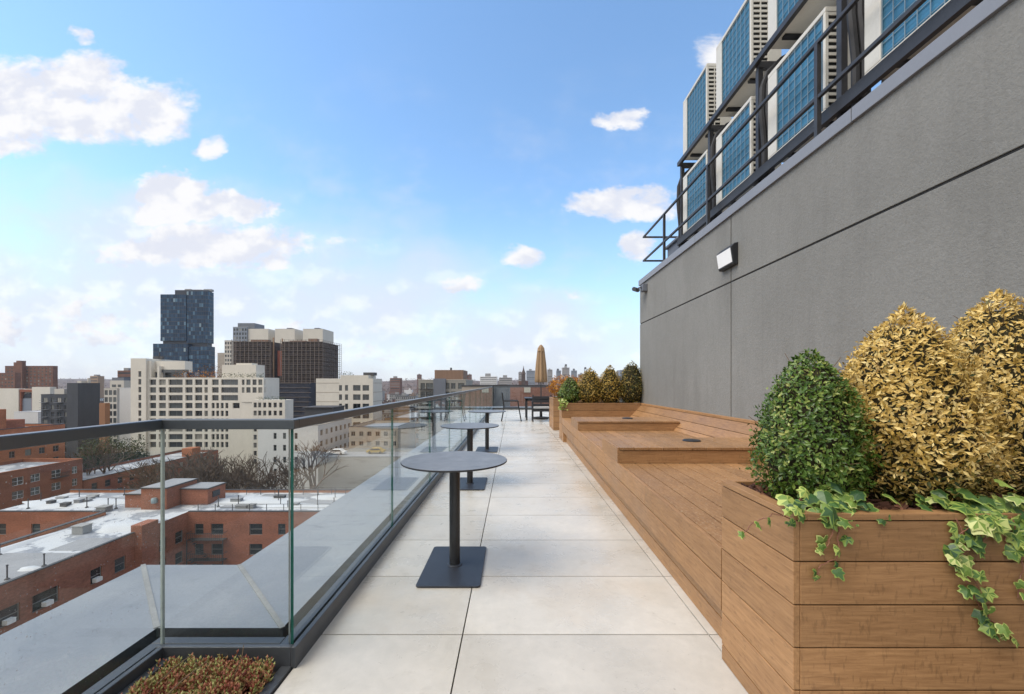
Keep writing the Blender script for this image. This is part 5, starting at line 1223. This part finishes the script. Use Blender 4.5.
# ---- glass tower
Yt = 350.0; t = thing('glass_tower', 'tall dark blue glass tower rising above the white block', 'tower', (PX(187, Yt), Yt + 10, GZ))
def curtain(b, x0, x1, z0, z1, y, nc, nr, plane='-y', y1=None):
    for i in range(nc):
        for j in range(nr):
            a, c = x0 + (x1 - x0) * i / nc, x0 + (x1 - x0) * (i + 1) / nc; z, w = z0 + (z1 - z0) * j / nr, z0 + (z1 - z0) * (j + 1) / nr
            gx, gz_ = (c - a) * .05, (w - z) * .07
            if plane == '-y': b.face([(a + gx, y, z + gz_), (c - gx, y, z + gz_), (c - gx, y, w - gz_), (a + gx, y, w - gz_)])
            else: b.face([(y, a + gx, z + gz_), (y, c - gx, z + gz_), (y, c - gx, w - gz_), (y, a + gx, w - gz_)])
for (pa, pc, ytop, ybot, yy, nm) in ((160.3, 186, 294.3, 341, 0, 'left_shaft'), (186, 207, 291, 343, 0.6, 'main_shaft'), (156, 190.5, 344, 372, -3, 'base_block'), (190.5, 210.5, 346.5, 374, -2, 'base_block')):
    x0, x1, z0, z1 = PX(pa, Yt), PX(pc, Yt), PZ(ybot, Yt) if ybot < 360 else GZ, PZ(ytop, Yt); y = Yt + yy
    part_box(t, nm.replace('left_', '').replace('main_', '').replace('narrow_', '') , 'tower_dark', (x0, x1, y + .15, y + 7.2, z0, z1))
    b = MB(); zl = max(z0, PZ(385, Yt)); curtain(b, x0, x1, zl, z1, y, max(3, int((x1 - x0) / 1.7)), max(4, int((z1 - zl) / 3.3))); curtain(b, y, y + 7.2, zl, z1, x1 + .1, 5, max(4, int((z1 - zl) / 3.3)), '+x'); b.build('curtain_wall', 'tower', t)
part_box(t, 'crown', 'tower_dark', (PX(173, Yt), PX(206, Yt), Yt + 2, Yt + 7, PZ(296, Yt), PZ(289.5, Yt)), (PX(161.5, Yt), PX(206, Yt), Yt + 1.5, Yt + 7, PZ(347, Yt), PZ(340, Yt)))
part_box(t, 'rooftop_plant', 'grey_wall', (PX(180, Yt), PX(186, Yt), Yt + 5, Yt + 8, PZ(290, Yt), PZ(287.6, Yt)), (PX(188, Yt), PX(197, Yt), Yt + 5, Yt + 8, PZ(290, Yt), PZ(288.2, Yt)), (PX(199, Yt), PX(207, Yt), Yt + 5, Yt + 8, PZ(290, Yt), PZ(287.8, Yt)))
# ---- scaffolded building
Ys = 235.0; t = thing('scaffolded_building', 'dark building wrapped in scaffold netting with an orange hoist', 'building', (PX(285, Ys), Ys + 15, GZ))
segs = [(231.5, 270, 341.5, 0), (280.3, 323, 341.5, 0)]
b = MB(); bp = MB()
for a, c, yt_, yy in segs:
    x0, x1, z1 = PX(a, Ys), PX(c, Ys), PZ(yt_, Ys); b.box(x0, x1 - (1.5 if c > 300 else 0), Ys + yy + 1.6, Ys + 24, GZ, z1)
    n_ = int((x1 - x0) / 2.4)
    for k in range(n_ + 1): xx_ = x0 + (x1 - x0) * k / n_; bp.box(xx_ - .09, xx_ + .09, Ys + yy, Ys + yy + .18, PZ(415, Ys), z1 + 1.2)
    z = z1
    while z > PZ(415, Ys): bp.box(x0, x1, Ys + yy - .05, Ys + yy + 1.4, z - .12, z); bp.box(x0, x1, Ys + yy - .05, Ys + yy + .08, z + 1.0, z + 1.1); z -= 2.6
x1 = PX(323, Ys); z1 = PZ(342, Ys)
for k in range(11): yy_ = Ys + 25 * k / 10; bp.box(x1 - .09, x1 + .09, yy_ - .09, yy_ + .09, PZ(415, Ys), z1 + 1.0)
z = z1
while z > PZ(415, Ys): bp.box(x1 - 1.3, x1 - .05, Ys + 1.45, Ys + 25, z - .12, z); bp.box(x1 - .05, x1 + .08, Ys + .1, Ys + 25, z + 1.0, z + 1.1); z -= 2.6
b.build('netted_wall', 'scaffold', t); bp.build('scaffold', 'scaffold_pole', t)
part_box(t, 'hoist', 'hoist', (PX(272.5, Ys), PX(278, Ys), Ys + 5, Ys + 8, PZ(376, Ys), PZ(350, Ys))); part_box(t, 'hoist_mast', 'tan_wall', (PX(270.2, Ys), PX(271.4, Ys), Ys + 2.6, Ys + 3, PZ(400, Ys), PZ(337, Ys)), (PX(279.1, Ys), PX(280.2, Ys), Ys + 2.6, Ys + 3, PZ(400, Ys), PZ(338, Ys)))
part_box(t, 'netted_base', 'dark_navy', (PX(279, Ys), PX(316, Ys), Ys - 8, Ys + 1.3, GZ, PZ(383, Ys)), (PX(262, Ys), PX(279, Ys), Ys - 6, Ys + 1.5, GZ, PZ(381, Ys)))
b = MB(); z = PZ(383, Ys)
while z > PZ(416, Ys): b.box(PX(279, Ys), PX(318, Ys), Ys - 8.3, Ys - 8.02, z - .15, z + .05); z -= 2.6
b.build('base_scaffold', 'scaffold_pole', t)
part_box(t, 'roof_clutter', 'rust', (PX(244, Ys), PX(262, Ys), Ys + 6, Ys + 9, PZ(341.5, Ys), PZ(338.6, Ys)), (PX(284, Ys), PX(300, Ys), Ys + 6, Ys + 9, PZ(341.5, Ys), PZ(339.5, Ys)), (PX(303, Ys), PX(312, Ys), Ys + 6, Ys + 9, PZ(341.5, Ys), PZ(337.5, Ys)))
Yh = 300.0; t = rect_building('pale_tower', 'pale slab tower with a glazed left part behind the scaffolding', PX(233, Yh), PX(247, Yh), Yh, Yh + 20, PZ(327, Yh), 'blue_far', 'roof_grey', fcols=spread(PX(233, Yh), PX(247, Yh), 5, 1.4), frows=rows_from(PZ(327, Yh), 1, 3, 1.9, 7), cap='trim')
part_box(t, 'side_block', 'cream_wall', (PX(247.1, Yh), PX(267.5, Yh), Yh + 1, Yh + 20, GZ, PZ(328.6, Yh))); part_box(t, 'roof_crown', 'mid_slate', (PX(235, Yh), PX(252, Yh), Yh + 3, Yh + 15, PZ(328, Yh), PZ(322.5, Yh)))
for a, c, lab in ((275, 294.8, 'blank cream tower block behind the scaffold, left of the matching pair'), (303, 322.8, 'blank cream tower block behind the scaffold, right of the matching pair')):
    t = rect_building('cream_tower_block', lab, PX(a, Yh), PX(c, Yh), Yh, Yh + 18, PZ(329, Yh), 'cream_wall', 'roof_grey', cap='trim')
    part_box(t, 'lift_housing', 'mid_slate', (PX(a + 8, Yh), PX(a + 13, Yh), Yh + 5, Yh + 9, PZ(329.5, Yh), PZ(327, Yh)))
rect_building('pale_building', 'narrow pale building squeezed left of the scaffolding', PX(224.5, 290), PX(232, 290), 290, 305, PZ(340.5, 290), 'trim', 'roof_grey', fcols=spread(PX(224.5, 290), PX(232, 290), 3, 1.2), frows=rows_from(PZ(340.5, 290), 1, 3, 1.8, 8), cap='trim')
rect_building('stone_building', 'small stone building between glass tower and scaffolding', PX(217.5, 330), PX(225, 330), 330, 345, PZ(353, 330), 'beige_wall', 'roof_grey', cap='trim')
# ---- grey building with brown penthouse, right of centre
Yp = 120.0; zt_ = PZ(380, Yp)
t = rect_building('grey_apartments', 'grey apartment building with balconies and a brown penthouse', PX(418.5, Yp), PX(466, Yp), Yp, Yp + 20, zt_, simple('taupe_wall', (.26, .25, .225), .85, 0, .1, .2, fine=2), 'roof_grey',
    fcols=[(PX(a, Yp), PX(c, Yp)) for a, c in ((420.5, 425), (426, 433), (446, 449.5), (451, 455.5), (458, 464.5))], frows=rows_from(zt_, .9, 2.5, 1.7, 6), fstyle='pair', cap='trim', depth=.5)
part_box(t, 'penthouse', 'rust', (PX(432, Yp), PX(461.5, Yp), Yp + 4, Yp + 16, zt_ - .6, PZ(370, Yp + 4))); part_box(t, 'grey_bay', 'mid_slate', (PX(434, Yp), PX(446, Yp), Yp - 1, Yp - .02, GZ, PZ(378.6, Yp)))
b = MB()
for k in range(5): z = zt_ - 2.7 - 2.5 * k; b.box(PX(419.5, Yp), PX(433.5, Yp), Yp - 1.3, Yp - .02, z, z + .12); b.box(PX(419.5, Yp), PX(433.5, Yp), Yp - 1.32, Yp - 1.26, z + .9, z + .98)
b.build('balcony', 'dark_trim', t); part_box(t, 'chimney', 'dark_trim', (PX(447.5, Yp), PX(449, Yp), Yp + 5, Yp + 6, PZ(370, Yp + 4), PZ(367, Yp)))
# ---- wall beyond the end of the terrace
Yn = 42.0
def plainb(name, lab, x0, x1, y0, y1, zt, wall, roof='roof_grey'):
    return rect_building(name, lab, x0, x1, y0, y1, zt, wall, roof, cap='dark_trim')
plainb('beige_bulkhead', 'beige panelled blank wall just beyond the terrace end', PX(462, Yn), PX(492, Yn), Yn, Yn + 9, PZ(386.5, Yn), 'beige_wall')
plainb('slate_bulkhead', 'dark grey wall right of the beige wall beyond the terrace end', PX(492.2, Yn) + .05, PX(509.5, Yn), Yn + 1.5, Yn + 9, PZ(386.3, Yn), 'mid_slate')
t = plainb('brick_house', 'weathered red brick wall with a white window beyond the dining table', PX(508, 60), PX(553, 60), 60, 75, PZ(386.2, 60), brick('faded_brick', (.25, .13, .105)))
b = MB(); b.box(PX(524, 60), PX(530.5, 60), 59.92, 59.98, PZ(392.5, 60), PZ(387.2, 60)); b.build('window', 'trim', t)
# ---- low-rise field: row houses, each its own object
hm = []
for k, (wm_, rm) in enumerate((('brick', 'roof_dark'), ('brick_brown', 'roof_grey'), ('grey_wall', 'roof_dark'), ('tan_wall', 'roof_grey'), ('white_wall', 'roof_grey'), ('brick_dark', 'roof_dark'), ('beige_wall', 'snow_roof'))):
    b = MB(); w_, d_, h_ = 7 + k % 3 * 3, 12 + k % 2 * 4, 1
    H_ = 10 + (k * 3) % 7
    b.box(-w_, w_, -d_ / 2, d_ / 2, 0, H_, 0); b.box(-w_ + .3, w_ - .3, -d_ / 2 + .3, d_ / 2 - .3, H_, H_ + .05, 1); b.box(-w_ - .15, w_ + .15, -d_ / 2 - .25, -d_ / 2 + .3, H_ - .3, H_ + .25, 3)
    b.box(-w_ * .5, -w_ * .1, 0, 3, H_ + .05, H_ + 2.4, 0)
    nc = int(w_ * 2 / 2.6)
    for r_ in range(int(H_ // 3)):
        for c_ in range(nc):
            x = -w_ + (c_ + .5) * 2 * w_ / nc; z = H_ - 2.6 - 3 * r_; b.box(x - .55, x + .55, -d_ / 2 - .04, -d_ / 2 - .005, z, z + 1.6, 2)
    o = b.build('row_house', [wm_, rm, 'pane_far', 'dark_trim']); hm.append(o.data); bpy.data.objects.remove(o)
def house(x, y, z, k, sx, sz, rz, label, group):
    o = bpy.data.objects.new('row_house', hm[k]); COL.objects.link(o); o.location = (x, y, z); o.scale = (sx, sx, sz); o.rotation_euler = (0, 0, rz); meta(o, label, 'house', group)
rr = random.Random(21); GH = 'low row houses stretching to the skyline'; cnt_h = 0
LABH = ['distant red brick row house in the low-rise field', 'distant brown brick row house in the low-rise field', 'distant grey row house in the low-rise field', 'distant tan row house in the low-rise field', 'distant white row house in the low-rise field', 'distant dark brick row house in the low-rise field', 'distant beige row house with pale roof in the low-rise field']
placed = []
for _ in range(6000):
    if cnt_h >= 232: break
    y = 165 * math.exp(rr.random() * 2.1); px = rr.uniform(383, 655) if rr.random() < .72 else rr.uniform(0, 383)
    if px < 383 and y < 330: continue
    if 412 < px < 470 and y < 185: continue
    if 380 < px < 436 and y < 215: continue
    x = PX(px, y); y = round(y / 26) * 26 + (4 if int(x) % 2 else 0)
    if any(abs(x - a) < 19 and abs(y - c) < 17 for a, c in placed): continue
    placed.append((x, y)); k = rr.randrange(7); z = max(GZ, hill_h(x, y) - .5) if y > 680 else GZ
    house(x, y, z, k, rr.uniform(.8, 1.15), rr.uniform(.85, 1.5), rr.choice((0, 0, 0, R(90), R(180))), LABH[k], GH); cnt_h += 1
for _ in range(3000):     # the same streets go on beyond the left edge of the view
    if cnt_h >= 298: break
    y = 130 * math.exp(rr.random() * 1.6); x = PX(rr.uniform(-420, -18), y); y = round(y / 26) * 26
    if x > -158 and y < 130 or any(abs(x - a) < 19 and abs(y - c) < 17 for a, c in placed) or (y > 330 and x > PX(-30, y)): continue
    placed.append((x, y)); k = rr.randrange(7); house(x, y, GZ, k, rr.uniform(.9, 1.15), rr.uniform(.95, 1.6), rr.choice((0, 0, R(90))), LABH[k], GH); cnt_h += 1
# ---- bare woods between the houses and over the hills (one mass)
rng = np.random.default_rng(5); n = 9000
y = 170 * np.exp(rng.random(n) * 2.75); pxs = np.where(rng.random(n) < .75, rng.uniform(-20, 680, n), rng.uniform(-420, -20, n)); x = (pxs - VX) / F * y
ok = ~((pxs < 385) & (pxs > -30) & (y < 400)); x, y = x[ok], y[ok]
gzv = np.array([max(GZ, hill_h(a, c)) if c > 680 else GZ for a, c in zip(x, y)])
Cs, Ns = [], []
for i in range(len(x)):
    r_ = rng.uniform(2.5, 5.5); h = rng.uniform(6, 12)
    for _ in range(6):
        d_ = rng.normal(size=3); d_ /= np.linalg.norm(d_); Cs.append((x[i] + d_[0] * r_ * .7, y[i] + d_[1] * r_ * .7, gzv[i] + h * .6 + d_[2] * h * .38)); Ns.append(d_)
V, F_ = leaves(np.array(Cs), np.array(Ns), 3.6, rng, .8); b = MB(); b.v = V.tolist(); b.f = F_; b.m = [0] * len(F_)
o = b.build('distant_woods', 'far_tree', org=(0, 600, GZ)); meta(o, 'bare brown trees massed between the distant houses', 'woods', None, 'stuff')
# ---- skyline landmarks
def sky_block(name, lab, a, c, yt_, Y, mat, extra=None, cols=6, cat='building'):
    x0, x1 = PX(a, Y), PX(c, Y); zt = PZ(yt_, Y); g0 = hill_h((x0 + x1) / 2, Y) - 3 if Y > 680 else GZ
    t = thing(name, lab, cat, ((x0 + x1) / 2, Y, g0)); part_box(t, 'wall', mat, (x0, x1, Y, Y + (x1 - x0) * .8, g0, zt))
    b = MB(); nr = max(2, int((zt - max(g0, zt - 45)) / 4.5))
    for r_ in range(nr): z = zt - 3.4 - 4.5 * r_; b.box(x0 + 1, x1 - 1, Y - .08, Y - .02, z, z + 1.5)
    b.build('window_band', 'pane_far', t); part_box(t, 'roof_housing', 'grey_wall', (x0 + (x1 - x0) * .3, x0 + (x1 - x0) * .62, Y + 2, Y + 8, zt, zt + (x1 - x0) * .18))
    return t
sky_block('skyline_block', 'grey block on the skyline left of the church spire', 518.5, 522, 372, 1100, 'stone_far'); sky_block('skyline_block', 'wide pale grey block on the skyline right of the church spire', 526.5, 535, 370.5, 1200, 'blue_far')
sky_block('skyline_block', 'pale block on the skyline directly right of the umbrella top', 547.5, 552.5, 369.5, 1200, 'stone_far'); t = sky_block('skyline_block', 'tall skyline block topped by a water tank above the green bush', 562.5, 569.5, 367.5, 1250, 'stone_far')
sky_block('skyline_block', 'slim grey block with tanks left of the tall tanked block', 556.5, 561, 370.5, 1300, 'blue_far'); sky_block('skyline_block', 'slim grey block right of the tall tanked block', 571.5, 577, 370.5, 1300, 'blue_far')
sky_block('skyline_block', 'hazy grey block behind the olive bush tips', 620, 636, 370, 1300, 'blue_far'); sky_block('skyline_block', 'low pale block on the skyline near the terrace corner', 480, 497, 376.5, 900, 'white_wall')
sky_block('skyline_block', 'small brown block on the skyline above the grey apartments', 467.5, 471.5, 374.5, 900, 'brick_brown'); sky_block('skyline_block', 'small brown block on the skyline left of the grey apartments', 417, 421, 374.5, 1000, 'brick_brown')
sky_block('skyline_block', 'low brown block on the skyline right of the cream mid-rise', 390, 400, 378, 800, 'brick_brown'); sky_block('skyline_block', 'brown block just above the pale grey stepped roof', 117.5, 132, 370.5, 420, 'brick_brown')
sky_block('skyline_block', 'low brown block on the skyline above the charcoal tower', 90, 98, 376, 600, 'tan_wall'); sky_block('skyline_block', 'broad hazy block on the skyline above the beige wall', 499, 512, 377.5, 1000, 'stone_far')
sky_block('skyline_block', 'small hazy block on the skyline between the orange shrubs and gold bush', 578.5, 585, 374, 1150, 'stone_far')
for px, Y, yt_, lab in ((566, 1255, 364, 'dark water tank on the tall skyline block'), (585.5, 900, 367, 'dark water tank on stilts above the gold bush'), (558, 1302, 368.5, 'water tank on the left slim skyline block'), (574, 1302, 368.5, 'water tank on the right slim skyline block')):
    x = PX(px, Y); zt = PZ(yt_, Y); s_ = Y / F; t = thing('water_tank', lab, 'water tank', (x, Y + 3, zt - 5 * s_)); b = MB(); b.lathe((x, Y + 3, zt), [(1.1 * s_, -2.0 * s_), (1.1 * s_, -.4 * s_), (.1, 0)], 14); b.build('barrel', 'dark_trim', t)
    b = MB()
    for sx in (-.8, .8):
        for sy in (-.8, .8): b.box(x + sx * s_ - .3, x + sx * s_ + .3, Y + 3 + sy * s_ - .3, Y + 3 + sy * s_ + .3, zt - (9 if px > 585 and px < 586 else 4.5) * s_, zt - 2 * s_)
    b.build('stand', 'dark_trim', t)
Y = 700.0; x = PX(523.5, Y); t = thing('church', 'dark church steeple on the skyline beside the umbrella', 'church', (x, Y, GZ)); part_box(t, 'tower', 'brick_dark', (x - 3.4, x + 3.4, Y - 3.4, Y + 3.4, GZ, PZ(374, Y))); b = MB(); b.lathe((x, Y, PZ(374, Y)), [(4.2, 0), (2.0, 5.5), (1.0, 8.5), (.1, 14)], 8); b.build('spire', 'brick_dark', t); part_box(t, 'nave', 'brick_brown', (x - 8, x + 8, Y + 3.5, Y + 30, GZ, PZ(381, Y)))

# ---- thin air between here and the skyline
hz = MB(); hz.box(-6100, 4600, -600, 4100, GZ - 1, 118)
o = hz.build('haze', simple('haze_air', (1, 1, 1)), org=(0, 0, 0)); o['kind'] = 'stuff'; o['label'] = 'thin pale haze softening the far skyline'; o['category'] = 'haze'
hm_ = o.data.materials[0]; hm_.node_tree.nodes.clear()
ho = hm_.node_tree.nodes.new('ShaderNodeOutputMaterial'); hv_ = hm_.node_tree.nodes.new('ShaderNodeVolumePrincipled')
hv_.inputs['Color'].default_value = (.86, .91, 1.0, 1); hv_.inputs['Density'].default_value = .00010; hv_.inputs['Anisotropy'].default_value = .2
hm_.node_tree.links.new(hv_.outputs[0], ho.inputs['Volume'])

# ---- more clutter on the snowy roofs
rr2 = random.Random(4)
for k in range(16):
    x, y = (rr2.uniform(-46, -22), rr2.uniform(62.5, 71)) if k < 10 else (rr2.uniform(-75, -62), rr2.uniform(62, 71))
    h = rr2.uniform(.35, .8); w_ = rr2.uniform(.35, .9); b = MB(); b.box(x - w_, x + w_, y - .4, y + .4, zr, zr + h); b.box(x - w_ - .06, x + w_ + .06, y - .46, y + .46, zr + h, zr + h + .07)
    meta(b.build('roof_hatch', ('grey_wall', 'roof_grey', 'roof_dark')[k % 3], org=(x, y, zr)), 'small grey hatch on the snow of the brick block roof', 'hatch', 'small hatches on the snowy roof')
for k, (x0, x1, y, lab) in enumerate(((-47, -24, 61.2, 'thin black pipe rail along the front of the snowy roof'), (-46, -24, 70.8, 'thin black pipe rail along the back of the snowy roof'))):
    b = MB(); n_ = 9
    for i in range(n_ + 1): xx_ = x0 + (x1 - x0) * i / n_; b.box(xx_ - .035, xx_ + .035, y - .035, y + .035, zr, zr + 1.25)
    b.box(x0, x1, y - .025, y + .025, zr + 1.2, zr + 1.25); b.box(x0, x1, y - .02, y + .02, zr + .65, zr + .69); meta(b.build('roof_rail', 'dark_trim', org=(x0, y, zr)), lab, 'railing')
b = MB(); b.box(-45.5, -36, 63.6, 66.2, zr + .001, zr + .045); b.box(-34.5, -24, 64.2, 68.4, zr + .001, zr + .046); b.box(-75, -63, 65, 69.5, zr + .001, zr + .044); b.box(-43, -27, 69.2, 71.2, zr + .001, zr + .047); b.build('roof_membrane', 'roof_grey', nb)
